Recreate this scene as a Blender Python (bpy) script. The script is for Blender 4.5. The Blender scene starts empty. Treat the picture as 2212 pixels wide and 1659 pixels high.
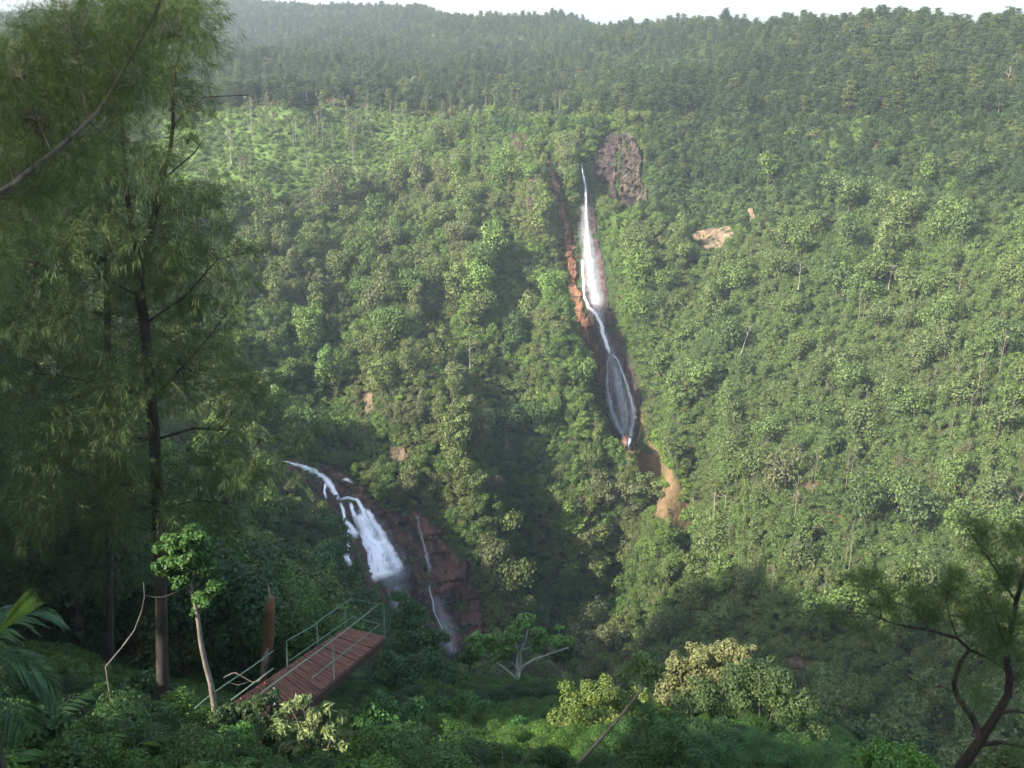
import bpy, math, random
import numpy as np
from mathutils import Vector, Matrix
from mathutils.bvhtree import BVHTree

random.seed(7); rng = np.random.default_rng(7)
SC = bpy.context.scene
# ------------------------------------------------------------------ camera
PITCH = math.radians(18.5)
cam_d = bpy.data.cameras.new('camera'); cam = bpy.data.objects.new('camera', cam_d)
SC.collection.objects.link(cam); SC.camera = cam
cam_d.sensor_width = 36; cam_d.lens = 36
cam_d.clip_start = 0.1; cam_d.clip_end = 12000
cam.location = (0, 0, 0); cam.rotation_euler = (math.pi/2 - PITCH, 0, 0)
cam_d.dof.use_dof = True; cam_d.dof.focus_distance = 220; cam_d.dof.aperture_fstop = 2.4
# ------------------------------------------------------------------ sun and sky
SUN_EL, SUN_AZ = 33.5, 57.0        # degrees; the sun stands behind the viewer, this far round to the left
_ce = math.cos(math.radians(SUN_EL))
SUN_DIR = Vector((-_ce*math.sin(math.radians(SUN_AZ)), -_ce*math.cos(math.radians(SUN_AZ)), math.sin(math.radians(SUN_EL))))
sd = bpy.data.lights.new('sun', 'SUN'); sun = bpy.data.objects.new('sun', sd); SC.collection.objects.link(sun)
sd.energy = 5.0; sd.angle = math.radians(0.5); sd.color = (1.0, 0.93, 0.80)
sun.rotation_euler = SUN_DIR.to_track_quat('Z', 'Y').to_euler(); sun.location = (0, 0, 300)
W = bpy.data.worlds.new('World'); SC.world = W; W.use_nodes = True
nt = W.node_tree; bg = nt.nodes['Background']; sk = nt.nodes.new('ShaderNodeTexSky')
sk.sky_type = 'NISHITA'; sk.sun_disc = False; sk.sun_elevation = math.radians(SUN_EL)
sk.sun_rotation = math.atan2(SUN_DIR.x, SUN_DIR.y); sk.air_density = 1.2; sk.dust_density = 3.0; sk.ozone_density = 1.0
nt.links.new(sk.outputs[0], bg.inputs[0]); bg.inputs[1].default_value = 0.15
SC.view_settings.view_transform = 'Standard'; SC.view_settings.look = 'None'
SC.view_settings.exposure = 1.5; SC.view_settings.gamma = 1.0
SC.cycles.max_bounces = 5; SC.cycles.diffuse_bounces = 2; SC.cycles.glossy_bounces = 2
SC.cycles.transmission_bounces = 3; SC.cycles.transparent_max_bounces = 12; SC.cycles.volume_bounces = 1
SC.cycles.use_denoising = True
SC.cycles.caustics_reflective = False; SC.cycles.caustics_refractive = False

# ------------------------------------------------------------------ picture <-> world helpers (2212 x 1659 units)
F, CX, CY = 2212.0, 1106.0, 829.5
cp, sp = math.cos(PITCH), math.sin(PITCH)
def ray(px, py):
    a = px - CX; b = CY - py
    return Vector((a, F*cp + b*sp, -F*sp + b*cp)).normalized()
def ue(px, py):
    d = ray(px, py); h = math.hypot(d.x, d.y)
    return math.atan2(d.x, d.y), d.z/h
def at(px, py, r):
    """world point seen at px,py at horizontal distance r"""
    d = ray(px, py); h = math.hypot(d.x, d.y)
    return d*(r/h)
def project(x, y, z):
    w = y*cp - z*sp; v = y*sp + z*cp
    return CX + F*x/w, CY - F*v/w

# ------------------------------------------------------------------ noise
def _hash(ix, iy, iz, s):
    h = (ix.astype(np.int64)*374761393 + iy.astype(np.int64)*668265263 + iz.astype(np.int64)*2147483647 + s*1274126177) & 0xffffffff
    h = ((h ^ (h >> 13))*1274126177) & 0xffffffff
    h = ((h ^ (h >> 16))*2246822519) & 0xffffffff
    return ((h ^ (h >> 15)) & 0xffff)/65535.0
def vnoise(x, y, z=None, s=0):
    x = np.asarray(x, float); y = np.asarray(y, float); z = np.zeros_like(x) if z is None else np.asarray(z, float)
    ix, iy, iz = np.floor(x), np.floor(y), np.floor(z); fx, fy, fz = x-ix, y-iy, z-iz
    fx = fx*fx*(3-2*fx); fy = fy*fy*(3-2*fy); fz = fz*fz*(3-2*fz)
    r = 0
    for dx in (0, 1):
        for dy in (0, 1):
            for dz in (0, 1):
                r = r + _hash(ix+dx, iy+dy, iz+dz, s)*(fx if dx else 1-fx)*(fy if dy else 1-fy)*(fz if dz else 1-fz)
    return r
def fbm(x, y, z=None, s=0, o=4):
    a, t, r, k = 1.0, 0.0, 0.0, 1.0
    z = np.zeros_like(np.asarray(x, float)) if z is None else z
    for i in range(o):
        r = r + a*vnoise(np.asarray(x)*k, np.asarray(y)*k, np.asarray(z)*k, s+i*17); t += a; a *= .5; k *= 2.03
    return r/t

# ------------------------------------------------------------------ terrain shape: elevation tangent over (azimuth, ln distance)
CTRL = [
 # skyline and far forest
 (500,16,1000),(700,24,950),(900,36,800),(1200,50,640),(1500,58,480),(1700,66,400),(1900,66,350),(2212,106,325),
 (-300,40,1500),(40,44,1450),(250,34,1200),
 (2212,185,450),(1900,165,480),(1700,160,560),(1500,145,700),(1200,130,950),(900,100,1300),(500,60,1900),(2500,170,450),(0,60,2000),
 (0,130,800),(250,125,700),(500,130,620),(900,140,520),(1200,150,460),(1500,150,390),(1700,155,330),(2212,195,300),
 (0,215,370),(450,232,335),(700,228,335),(900,235,335),(1100,262,325),(1250,265,310),(1350,250,300),
 # clearing / top of the spur
 (0,330,300),(400,330,300),(400,430,274),(650,300,302),(700,400,280),(900,320,292),(1050,350,275),(1180,325,270),(1257,345,264),
 # spur face
 (0,600,232),(400,600,244),(600,600,240),(800,600,240),(1000,600,232),(900,700,216),(960,720,225),(700,520,256),(860,440,276),(1050,500,246),
 (300,900,185),(550,800,212),(700,900,208),(850,900,198),(980,900,195),(1010,820,204),
 (560,975,196),(630,985,186),(720,960,196),(900,1050,186),(1030,1050,183),(1080,1200,178),
 (700,1070,180),(800,1150,173),(880,1240,167),(700,1180,160),(600,1100,160),(960,1150,180),(1030,1270,172),(950,1400,160),(1050,1380,162),
 # recess right of the spur, then the second spur beside the tall fall
 (1120,715,226),(1125,800,236),(1150,880,239),(1190,960,238),(1245,1060,231),(1295,1170,217),(1340,1270,199),(1230,1370,186),(1130,1270,190),(1360,1340,180),
 (1170,480,248),(1215,600,232),(1245,750,220),(1285,880,208),(1355,1000,202),(1425,1110,196),(1525,1220,188),(1560,1330,172),
 # tall fall groove
 (1262,420,258),(1272,520,249),(1283,620,241),(1305,740,234),(1340,850,227),(1358,970,219),(1430,1120,206),(1500,1200,196),
 (1300,400,270),(1325,330,275),(1370,430,262),(1400,300,276),(1420,400,258),(1320,560,244),(1360,700,228),
 # right slope
 (1500,300,285),(1800,300,270),(2212,300,252),(1500,500,250),(1800,500,238),(2212,500,225),
 (1450,700,226),(1800,700,215),(2212,700,205),(1450,900,206),(1550,1000,195),(1800,900,192),(2212,900,184),
 (1600,1200,176),(1800,1200,164),(2212,1200,152),(1700,1350,156),(1900,1450,142),(2212,1500,128),(1500,1430,160),(2000,1600,132),
 # gorge floor (hidden)
 (1400,1600,135),(1100,1640,132),(800,1640,128),(1700,1660,128),(600,1560,120),
 # left near hillside
 (-300,900,140),(0,1000,100),(250,1100,95),(450,1200,95),(560,1300,84),(-200,1200,50),(60,1300,45),(300,1350,50),(-100,1500,24),
 # near slope below the viewer
 (450,1520,36),(700,1590,34),(900,1480,52),(900,1640,26),(1100,1500,50),(1200,1500,46),(1150,1700,18),(1400,1520,38),(1500,1640,20),(1650,1500,36),
 (1700,1640,24),(2000,1800,20),(2212,1800,24),(300,1640,20),(600,1660,18),(1900,1740,30),(700,1620,70),(1100,1640,75),(1500,1660,66),(1850,1690,70),
]
def _solve():
    P = []; E = []
    for px, py, r in CTRL:
        u, e = ue(px, py); P.append((u, math.log(r)*0.55)); E.append(e)
    for u in (-3.1, -2.4, -1.6, -1.1, -.7, -.35, 0, .35, .7, 1.1, 1.6, 2.4, 3.1):      # the ground around the viewer and the outer rim
        for r, z in ((1.5, -1.7), (4, -4.9)): P.append((u, math.log(r)*0.55)); E.append(z/r)
        P.append((u, math.log(2500)*0.55)); E.append(-0.05)
    for u, r, z in ((-.75, 30, -13), (-.78, 100, -25), (-.9, 200, -34), (-1.0, 104, 6), (-1.24, 58, 8), (-1.3, 100, 16), (-1.3, 250, -10), (-.85, 400, -40), (-1.9, 35, 8), (-2.27, 30, 8), (-2.8, 40, 8), (-1.9, 90, 26), (-2.6, 90, 28), (2.4, 50, 8), (1.9, 60, 0), (-.85, 14, -7),
                    (.85, 30, -26), (.85, 100, -70), (.85, 200, -40), (.85, 330, 0), (1.3, 40, -20), (1.3, 150, -40), (1.3, 400, -10)):
        P.append((u, math.log(r)*0.55)); E.append(z/r)
    P = np.array(P); E = np.array(E)
    D = np.sqrt(((P[:, None]-P[None])**2).sum(-1) + .011**2)
    n = len(P); A = np.zeros((n+3, n+3)); A[:n, :n] = D + np.eye(n)*(-1e-3); A[:n, n] = 1; A[:n, n+1:] = P; A[n, :n] = 1; A[n+1:, :n] = P.T
    return P, np.linalg.solve(A, np.concatenate([E, [0, 0, 0]]))
_P, _W = _solve()
def elev(u, r):
    u = np.atleast_1d(np.asarray(u, float)); v = np.log(np.atleast_1d(np.asarray(r, float)))*0.55
    out = np.zeros(u.shape); uf, vf, of = u.ravel(), v.ravel(), out.ravel()
    for i in range(0, len(uf), 20000):
        a, b = uf[i:i+20000], vf[i:i+20000]
        D = np.sqrt((a[:, None]-_P[None, :, 0])**2 + (b[:, None]-_P[None, :, 1])**2 + .011**2)
        of[i:i+20000] = D @ _W[:-3] + _W[-3] + a*_W[-2] + b*_W[-1]
    return of.reshape(out.shape)
def height(u, r):
    """ground z at azimuth u, distance r"""
    u = np.atleast_1d(np.asarray(u, float)); r = np.atleast_1d(np.asarray(r, float))
    z = elev(u, r)*r
    x, y = r*np.sin(u), r*np.cos(u)
    k = np.clip((r-40)/120, 0.06, 1.0)
    z = z + k*((fbm(x/34, y/34, s=3, o=4)-.5)*15.0 + (fbm(x/9, y/9, s=9, o=3)-.5)*4.2)
    return z

# ------------------------------------------------------------------ mesh helpers
def mesh_np(name, V, Fq, mats=(), uv=None, smooth=False, fattr=None, vattr=None, mi=None):
    """V (n,3); Fq (m,3|4) int array"""
    me = bpy.data.meshes.new(name); V = np.ascontiguousarray(V, np.float32); Fq = np.asarray(Fq, np.int32)
    k = Fq.shape[1]; me.vertices.add(len(V)); me.vertices.foreach_set('co', V.ravel())
    me.loops.add(Fq.size); me.loops.foreach_set('vertex_index', Fq.ravel())
    me.polygons.add(len(Fq)); me.polygons.foreach_set('loop_start', np.arange(len(Fq), dtype=np.int32)*k)
    me.polygons.foreach_set('loop_total', np.full(len(Fq), k, np.int32))
    for m in mats: me.materials.append(m)
    if mi is not None: me.polygons.foreach_set('material_index', np.asarray(mi, np.int32))
    me.polygons.foreach_set('use_smooth', np.full(len(Fq), smooth, bool))
    if uv is not None:
        l = me.uv_layers.new(name='UVMap'); l.data.foreach_set('uv', np.asarray(uv, np.float32)[Fq.ravel()].ravel())
    for d, dom in ((fattr, 'FACE'), (vattr, 'POINT')):
        for key, val in (d or {}).items():
            val = np.asarray(val, np.float32)
            if val.ndim == 1: at_ = me.attributes.new(key, 'FLOAT', dom); at_.data.foreach_set('value', val)
            else:
                at_ = me.attributes.new(key, 'FLOAT_COLOR', dom)
                at_.data.foreach_set('color', np.concatenate([val, np.ones((len(val), 1), np.float32)], 1).ravel())
    me.update(); me.validate(); return me
def link(name, me, parent=None, loc=None, **props):
    o = bpy.data.objects.new(name, me); SC.collection.objects.link(o)
    if parent is not None: o.parent = parent
    if loc is not None: o.location = loc
    for k, v in props.items(): o[k] = v
    return o
def grid_faces(nr, nc):
    i = np.arange(nr-1)[:, None]*nc + np.arange(nc-1)[None]
    return np.stack([i, i+1, i+nc+1, i+nc], -1).reshape(-1, 4)

# ------------------------------------------------------------------ material helpers
def new_mat(name):
    m = bpy.data.materials.new(name); m.use_nodes = True; n = m.node_tree; return m, n, n.nodes['Principled BSDF'], n.nodes['Material Output']
def ramp(n, stops, src):
    r = n.nodes.new('ShaderNodeValToRGB'); e = r.color_ramp.elements
    while len(e) < len(stops): e.new(.5)
    for i, (p, c) in enumerate(stops): e[i].position = p; e[i].color = (*c, 1)
    n.links.new(src, r.inputs[0]); return r.outputs[0]
def noise(n, scale, detail=4, vec=None, rough=.6, dist=0):
    t = n.nodes.new('ShaderNodeTexNoise'); t.inputs['Scale'].default_value = scale; t.inputs['Detail'].default_value = detail
    t.inputs['Roughness'].default_value = rough; t.inputs['Distortion'].default_value = dist
    if vec is not None: n.links.new(vec, t.inputs['Vector'])
    return t.outputs['Fac']
def coord(n, scale=(1, 1, 1), kind='Object'):
    c = n.nodes.new('ShaderNodeTexCoord'); m = n.nodes.new('ShaderNodeMapping'); m.inputs['Scale'].default_value = scale
    n.links.new(c.outputs[kind], m.inputs[0]); return m.outputs[0]
def mixc(n, fac, a, b, mode='MIX'):
    m = n.nodes.new('ShaderNodeMix'); m.data_type = 'RGBA'; m.blend_type = mode
    for s, v in ((m.inputs[0], fac), (m.inputs[6], a), (m.inputs[7], b)):
        if isinstance(v, (int, float)): s.default_value = v
        elif isinstance(v, tuple): s.default_value = (*v, 1)
        else: n.links.new(v, s)
    return m.outputs[2]
def math_(n, op, a, b=None, clamp=False):
    m = n.nodes.new('ShaderNodeMath'); m.operation = op; m.use_clamp = clamp
    for s, v in ((m.inputs[0], a), (m.inputs[1], b)):
        if v is None: continue
        if isinstance(v, (int, float)): s.default_value = v
        else: n.links.new(v, s)
    return m.outputs[0]
def bump(n, h, bsdf, strength=.5, dist=.1):
    b = n.nodes.new('ShaderNodeBump'); b.inputs['Strength'].default_value = strength; b.inputs['Distance'].default_value = dist
    n.links.new(h, b.inputs['Height']); n.links.new(b.outputs[0], bsdf.inputs['Normal'])
def foliage_mat(name, tinted=True, base=(.07, .13, .03), trans=.3, var=.45, rough=.55):
    m, n, b, out = new_mat(name)
    if tinted:
        a = n.nodes.new('ShaderNodeAttribute'); a.attribute_type = 'INSTANCER'; a.attribute_name = 'tint'; col = a.outputs['Color']
    else:
        c = n.nodes.new('ShaderNodeRGB'); c.outputs[0].default_value = (*base, 1); col = c.outputs[0]
    v = n.nodes.new('ShaderNodeAttribute'); v.attribute_name = 'lv'
    br = math_(n, 'MULTIPLY_ADD', v.outputs['Fac'], 2*var); n.nodes[-1].inputs[2].default_value = 1-var
    hsv = n.nodes.new('ShaderNodeHueSaturation'); n.links.new(col, hsv.inputs['Color']); n.links.new(br, hsv.inputs['Value'])
    hu = math_(n, 'MULTIPLY_ADD', v.outputs['Fac'], -.035); n.nodes[-1].inputs[2].default_value = .5175
    n.links.new(hu, hsv.inputs['Hue'])
    n.links.new(hsv.outputs[0], b.inputs['Base Color']); b.inputs['Roughness'].default_value = rough
    b.inputs['Specular IOR Level'].default_value = .35
    t = n.nodes.new('ShaderNodeBsdfTranslucent'); mx = n.nodes.new('ShaderNodeMixShader'); mx.inputs[0].default_value = trans
    n.links.new(mixc(n, .5, hsv.outputs[0], (.12, .20, .02)), t.inputs[0])
    n.links.new(b.outputs[0], mx.inputs[1]); n.links.new(t.outputs[0], mx.inputs[2]); n.links.new(mx.outputs[0], out.inputs[0])
    return m
def simple_mat(name, c1, c2, scale=4, rough=.85, stretch=(1, 1, 1), bs=.4, bd=.05, spots=None):
    m, n, b, out = new_mat(name); v = coord(n, stretch)
    f = noise(n, scale, 6, v); col = ramp(n, [(.32, c1), (.68, c2)], f)
    if spots: col = mixc(n, ramp(n, [(.52, (0, 0, 0)), (.62, (1, 1, 1))], noise(n, scale*.6, 3, v)), col, spots)
    n.links.new(col, b.inputs['Base Color']); b.inputs['Roughness'].default_value = rough; b.inputs['Specular IOR Level'].default_value = .25
    bump(n, noise(n, scale*3, 6, v), b, bs, bd); return m
M_FOL = foliage_mat('foliage')
M_NEEDLE = foliage_mat('needle_foliage', trans=.2, var=.4, rough=.6)
M_BARK = simple_mat('bark', (.04, .033, .027), (.13, .11, .09), 6, stretch=(1, 1, .25))
M_PALE = simple_mat('pale_bark', (.13, .11, .085), (.32, .285, .235), 5, stretch=(1, 1, .3))
M_DARKBARK = simple_mat('dark_bark', (.018, .015, .013), (.065, .052, .042), 7, stretch=(1, 1, .3))

# ------------------------------------------------------------------ ground sheet
UU = np.concatenate([np.linspace(-3.13, -.56, 110)[:-1], np.linspace(-.56, .56, 660), np.linspace(.56, 3.13, 110)[1:]]); NU = len(UU)
RR = np.exp(np.concatenate([np.linspace(math.log(1.2), math.log(90), 110)[:-1], np.linspace(math.log(90), math.log(345), 400)[:-1], np.linspace(math.log(345), math.log(2600), 130)]))
NR = len(RR)
GU, GR = np.meshgrid(UU, RR)
GZ = height(GU, GR)
GX, GY = GR*np.sin(GU), GR*np.cos(GU)
TV = np.stack([GX, GY, GZ], -1).reshape(-1, 3); TF = grid_faces(NR, NU)
bvh = BVHTree.FromPolygons([tuple(v) for v in TV.tolist()], TF.tolist())
def hit(px, py):
    d = ray(px, py); h = bvh.ray_cast(Vector((0, 0, 0)), d, 3000)
    return (h[0], h[1] if h[1].dot(d) < 0 else -h[1]) if h[0] is not None else (None, None)
# horizon line (running maximum of elevation) for visibility tests
EG = GZ/GR; RUN = np.maximum.accumulate(EG, 0)
def visible(x, y, z, extra=0.0):
    """is a thing whose top is z+extra seen over the ground in front of it"""
    u = np.arctan2(x, y); r = np.hypot(x, y)
    iu = np.clip(np.searchsorted(UU, u), 0, NU-1); ir = np.clip(np.searchsorted(RR, r*0.985)-1, 0, NR-1)
    return (z+extra)/r > RUN[ir, iu]
def poly_mask(px, py, poly):
    px = np.asarray(px); py = np.asarray(py); inside = np.zeros(px.shape, bool); n = len(poly)
    for i in range(n):
        x1, y1 = poly[i]; x2, y2 = poly[(i+1) % n]
        c = ((y1 > py) != (y2 > py)) & (px < (x2-x1)*(py-y1)/((y2-y1) if y2 != y1 else 1e-9)+x1); inside ^= c
    return inside
def band_dist(px, py, line):
    """distance to a polyline minus its half width (px), <0 inside"""
    best = np.full(np.shape(px), 1e9)
    for (x1, y1, w1), (x2, y2, w2) in zip(line[:-1], line[1:]):
        dx, dy = x2-x1, y2-y1; t = np.clip(((px-x1)*dx+(py-y1)*dy)/(dx*dx+dy*dy), 0, 1)
        best = np.minimum(best, np.hypot(px-x1-t*dx, py-y1-t*dy) - (w1+t*(w2-w1)))
    return best
# rock and bare earth (picture units, 2212 wide)
RED_STRIPE = [(1184,338,5),(1196,385,10),(1212,440,11),(1226,500,12),(1234,560,14),(1240,620,12),(1262,700,14),(1292,780,14),(1312,850,10),(1330,900,9),(1352,960,8)]
FALL_BED = [(1256,352,6),(1268,420,16),(1272,480,22),(1276,540,28),(1284,600,34),(1290,660,32),(1305,720,34),(1330,790,40),(1350,860,40),(1356,910,34),(1362,960,20)]
SIDE_CLIFF = [(1332,300),(1352,286),(1374,300),(1392,330),(1388,372),(1398,400),(1404,436),(1376,452),(1340,456),(1336,420),(1330,392),(1334,350)]
SHADE_CLIFF = [(1300,300),(1330,282),(1345,300),(1336,350),(1334,400),(1342,440),(1316,432),(1296,410),(1280,380),(1276,350),(1290,325)]
SAND = [[(1490,506),(1530,490),(1584,486),(1588,508),(1566,524),(1562,540),(1530,542),(1516,526),(1494,520)],[(1612,452),(1628,448),(1632,470),(1618,484)],[(1415,514),(1430,510),(1432,526),(1418,530)],
        [(840,956),(872,962),(886,985),(870,1000),(838,992)],[(780,850),(806,848),(810,890),(790,900)],
        [(1700,1420),(1722,1412),(1748,1440),(1735,1456),(1706,1444)]]
SLIDE = [(1372,950,10),(1396,990,24),(1418,1040,28),(1444,1090,30),(1470,1140,22)]
LOW_ROCK = [(628,984),(690,996),(745,1018),(790,1050),(835,1105),(880,1110),(900,1090),(935,1120),(975,1175),(1010,1220),(1040,1290),(1052,1360),(1040,1400),(985,1425),(940,1400),(905,1335),(870,1330),(800,1290),(745,1210),(735,1130),(700,1095),(670,1060),(640,1030),(600,1010)]
LOW_CENTER = [(640,1000,22),(700,1050,42),(760,1110,50),(810,1180,56),(850,1250,50),(920,1210,48),(960,1280,70),(1000,1370,40)]
def bare(px, py):
    """1 where plants are kept away"""
    m = (band_dist(px, py, RED_STRIPE) < 1) | poly_mask(px, py, SHADE_CLIFF) | (band_dist(px, py, FALL_BED) < 1) | poly_mask(px, py, SIDE_CLIFF) | poly_mask(px, py, LOW_ROCK)
    for s in SAND: m |= poly_mask(px, py, s)
    return m
VPX, VPY = project(*[np.where(True, a, a) for a in (TV[:, 0], np.maximum(TV[:, 1], .5), TV[:, 2])])
VR = np.hypot(TV[:, 0], TV[:, 1])
grn = np.stack([np.full(len(TV), .030), np.full(len(TV), .052), np.full(len(TV), .018)], 1)
earth = np.array([.13, .085, .05]); n1 = fbm(TV[:, 0]/14, TV[:, 1]/14, s=41, o=4); n2 = fbm(TV[:, 0]/5, TV[:, 1]/5, s=43, o=3)
k = np.clip((n1*.6+n2*.4-.60)*6, 0, .6)[:, None]; grn = grn*(1-k) + earth*k
vis = (VR > 100) & (VR < 345) & (TV[:, 1] > 20)
clear = vis & poly_mask(VPX, VPY, [(380,235),(700,228),(1000,262),(900,330),(760,420),(560,440),(380,470),(300,300)])
grn[clear] = np.array([.085, .14, .038])*(.8+.5*n2[clear][:, None])
sl = vis & (band_dist(VPX, VPY, SLIDE) < 4*(n2-.2)*10)
grn[sl] = np.array([.19, .13, .07])*(.5+1.0*n2[sl][:, None])
m, n, b, out = new_mat('ground'); a = n.nodes.new('ShaderNodeAttribute'); a.attribute_name = 'gc'; v = coord(n)
n.links.new(mixc(n, .5, a.outputs['Color'], ramp(n, [(.3, (.5, .5, .5)), (.7, (1.4, 1.4, 1.4))], noise(n, .8, 6, v)), 'MULTIPLY'), b.inputs['Base Color'])
b.inputs['Roughness'].default_value = .95; b.inputs['Specular IOR Level'].default_value = .1; bump(n, noise(n, .7, 6, v), b, .8, .6)
M_GROUND = m
link('ground', mesh_np('ground', TV, TF, [M_GROUND], smooth=True, vattr={'gc': grn}), kind='structure')

# ------------------------------------------------------------------ rock faces
def rock_mat(name, c, wet=.0, stretch=(1, 1, .35)):
    m, n, b, out = new_mat(name); v = coord(n, stretch)
    f = noise(n, .45, 8, v, .65, .4); f2 = noise(n, 2.2, 6, v, .7); f3 = noise(n, .16, 4, v, .6, .8)
    col = ramp(n, [(.28, c[0]), (.45, c[1]), (.58, c[2]), (.74, c[3])], f)
    col = mixc(n, .55, col, ramp(n, [(.3, (.45, .45, .45)), (.7, (1.5, 1.5, 1.5))], f2), 'MULTIPLY')
    col = mixc(n, 1.0, col, ramp(n, [(.36, (.35, .33, .36)), (.6, (1.15, 1.15, 1.15))], f3), 'MULTIPLY')
    n.links.new(col, b.inputs['Base Color']); b.inputs['Roughness'].default_value = .9-wet*.5; b.inputs['Specular IOR Level'].default_value = .2+wet*.3
    bump(n, f2, b, .9, .35); return m
M_RED = rock_mat('red_rock', [(.05, .026, .018), (.13, .062, .038), (.22, .12, .072), (.30, .19, .12)])
M_REDBROWN = rock_mat('red_brown_rock', [(.026, .018, .017), (.065, .035, .028), (.125, .062, .042), (.20, .105, .066)], .3, (1, 1, .22))
M_WET_SHADE = rock_mat('wet_and_shaded_rock', [(.022, .015, .017), (.045, .028, .028), (.075, .048, .045), (.12, .07, .055)], .5)  # wet fall bed; the same dark tone paints shade into the cliff recess
M_GREYROCK = rock_mat('grey_rock', [(.016, .015, .014), (.045, .040, .032), (.12, .095, .068), (.20, .155, .11)])
M_SAND = rock_mat('sandy_rock', [(.10, .075, .045), (.20, .145, .09), (.29, .215, .14), (.37, .29, .20)], 0, (1, 1, 2.2))
M_TAN = rock_mat('tan_soil', [(.06, .045, .03), (.11, .08, .05), (.16, .12, .08), (.21, .16, .11)])
def rock_patch(name, box, inside, mat, amp=1.0, lift=.5, step=3.0, freq=.22, label=None, stri=True):
    """a weathered face that stands off the slope; inside(px,py) gives distance in px (>0 inside)"""
    xs = np.arange(box[0], box[2]+step, step); ys = np.arange(box[1], box[3]+step, step)
    V = np.zeros((len(ys), len(xs), 3)); ok = np.zeros((len(ys), len(xs)), bool)
    PX, PY = np.meshgrid(xs, ys); D = inside(PX, PY)
    for j in range(len(ys)):
        for i in range(len(xs)):
            if D[j, i] < -step*2: continue
            p, nn = hit(xs[i], ys[j])
            if p is None or p.length < 60: continue
            V[j, i] = p; ok[j, i] = True
    N = np.zeros_like(V); N[..., 1] = -.75; N[..., 2] = .45; N[..., 0] = -.2
    x, y, z = V[..., 0], V[..., 1], V[..., 2]
    q = 1-np.abs(2*fbm(x*freq, y*freq*.6, z*freq*(.45 if stri else 1.4), s=77, o=5)-1)*2.4
    q2 = fbm(x*freq*4, y*freq*4, z*freq*2, s=91, o=3)-.5
    led = (np.floor((z+2.2*fbm(x*.12, y*.12, z*.1, s=5))/3.1) * 3.1 - z)/3.1
    disp = lift + amp*(q*.6 + q2*.9 + led*.35)
    edge = np.clip((D+3)/(step*3.5), 0, 1); disp = disp*edge - (1-edge)*2.4
    V = V + N*disp[..., None]
    Fq = grid_faces(len(ys), len(xs)); okf = ok.ravel()[Fq].all(1); Fq = Fq[okf][:, ::-1]
    used = np.unique(Fq); re = -np.ones(len(ys)*len(xs), int); re[used] = np.arange(len(used))
    o = link(name, mesh_np(name, V.reshape(-1, 3)[used], re[Fq], [mat], smooth=False), kind='structure')
    if label: o['label'] = label
    return o
def inner(poly, k=7):
    pl = [(x, y, 0) for x, y in poly]+[(poly[0][0], poly[0][1], 0)]
    return lambda X, Y: band_dist(X, Y, pl)*np.where(poly_mask(X, Y, poly), 1, -1) + (fbm(X/22, Y/22, s=3, o=3)-.5)*k*1.6
def wob(line, k=6): return lambda X, Y: -band_dist(X, Y, line) + (vnoise(X/8, Y/8, s=4)-.5)*k
rock_patch('rock_face', (1160,325,1375,985), wob(RED_STRIPE, 12), M_RED, 1.5, .7, 2.2, .3)
rock_patch('rock_face', (1230,340,1400,985), wob(FALL_BED), M_WET_SHADE, .9, .1, 3, .3)
rock_patch('rock_face', (1318,270,1420,470), inner(SIDE_CLIFF, 14), M_GREYROCK, 3.0, .9, 2.2, .26)
rock_patch('rock_face', (1262,268,1362,455), inner(SHADE_CLIFF, 12), M_WET_SHADE, 2.4, .4, 2.5, .26)  # shade of the recess beside the fall, put in as dark rock colour
rock_patch('rock_face', (590,970,1065,1435), inner(LOW_ROCK, 22), M_REDBROWN, 2.0, .4, 2.8, .24)
for i, s in enumerate(SAND):
    bx = [min(p[0] for p in s)-8, min(p[1] for p in s)-8, max(p[0] for p in s)+8, max(p[1] for p in s)+8]
    rock_patch('rock_outcrop', bx, inner(s, 14), M_SAND if i < 3 else M_TAN, .7 if i < 3 else .4, .5, 2.0, .4, stri=i > 2)

# ------------------------------------------------------------------ water
def water_mat(name, dens, su=26, sv=1.4, colr=(.66, .70, .77), lo=.42, hi=.62, edge=.22):
    m, n, b, out = new_mat(name); uv = n.nodes.new('ShaderNodeUVMap'); mp = n.nodes.new('ShaderNodeMapping'); mp.inputs['Scale'].default_value = (su, sv, 1)
    n.links.new(uv.outputs[0], mp.inputs[0])
    f = noise(n, 1.0, 5, mp.outputs[0], .65, .5)
    f = math_(n, 'MULTIPLY', math_(n, 'SUBTRACT', f, lo), 1/(hi-lo), True)
    sx = n.nodes.new('ShaderNodeSeparateXYZ'); n.links.new(uv.outputs[0], sx.inputs[0])
    d = math_(n, 'ABSOLUTE', math_(n, 'SUBTRACT', sx.outputs[0], .5)); e = math_(n, 'MULTIPLY', math_(n, 'SUBTRACT', .5, d), 1/edge, True)
    fa = n.nodes.new('ShaderNodeAttribute'); fa.attribute_name = 'fade'
    g = math_(n, 'MULTIPLY', math_(n, 'MULTIPLY', math_(n, 'MULTIPLY', math_(n, 'MULTIPLY_ADD', f, .8), e), dens, True), fa.outputs['Fac'], True)
    fi = [x for x in n.nodes if x.type == 'MATH' and x.operation == 'MULTIPLY_ADD'][0]; fi.inputs[2].default_value = .2
    b.inputs['Base Color'].default_value = (*colr, 1); b.inputs['Roughness'].default_value = .35
    t = n.nodes.new('ShaderNodeBsdfTransparent'); mx = n.nodes.new('ShaderNodeMixShader')
    n.links.new(g, mx.inputs[0]); n.links.new(t.outputs[0], mx.inputs[1]); n.links.new(b.outputs[0], mx.inputs[2]); n.links.new(mx.outputs[0], out.inputs[0])
    return m
M_W_WHITE = water_mat('white_water', .80, 7, 1.6, lo=.30, hi=.62, edge=.5)
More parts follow.
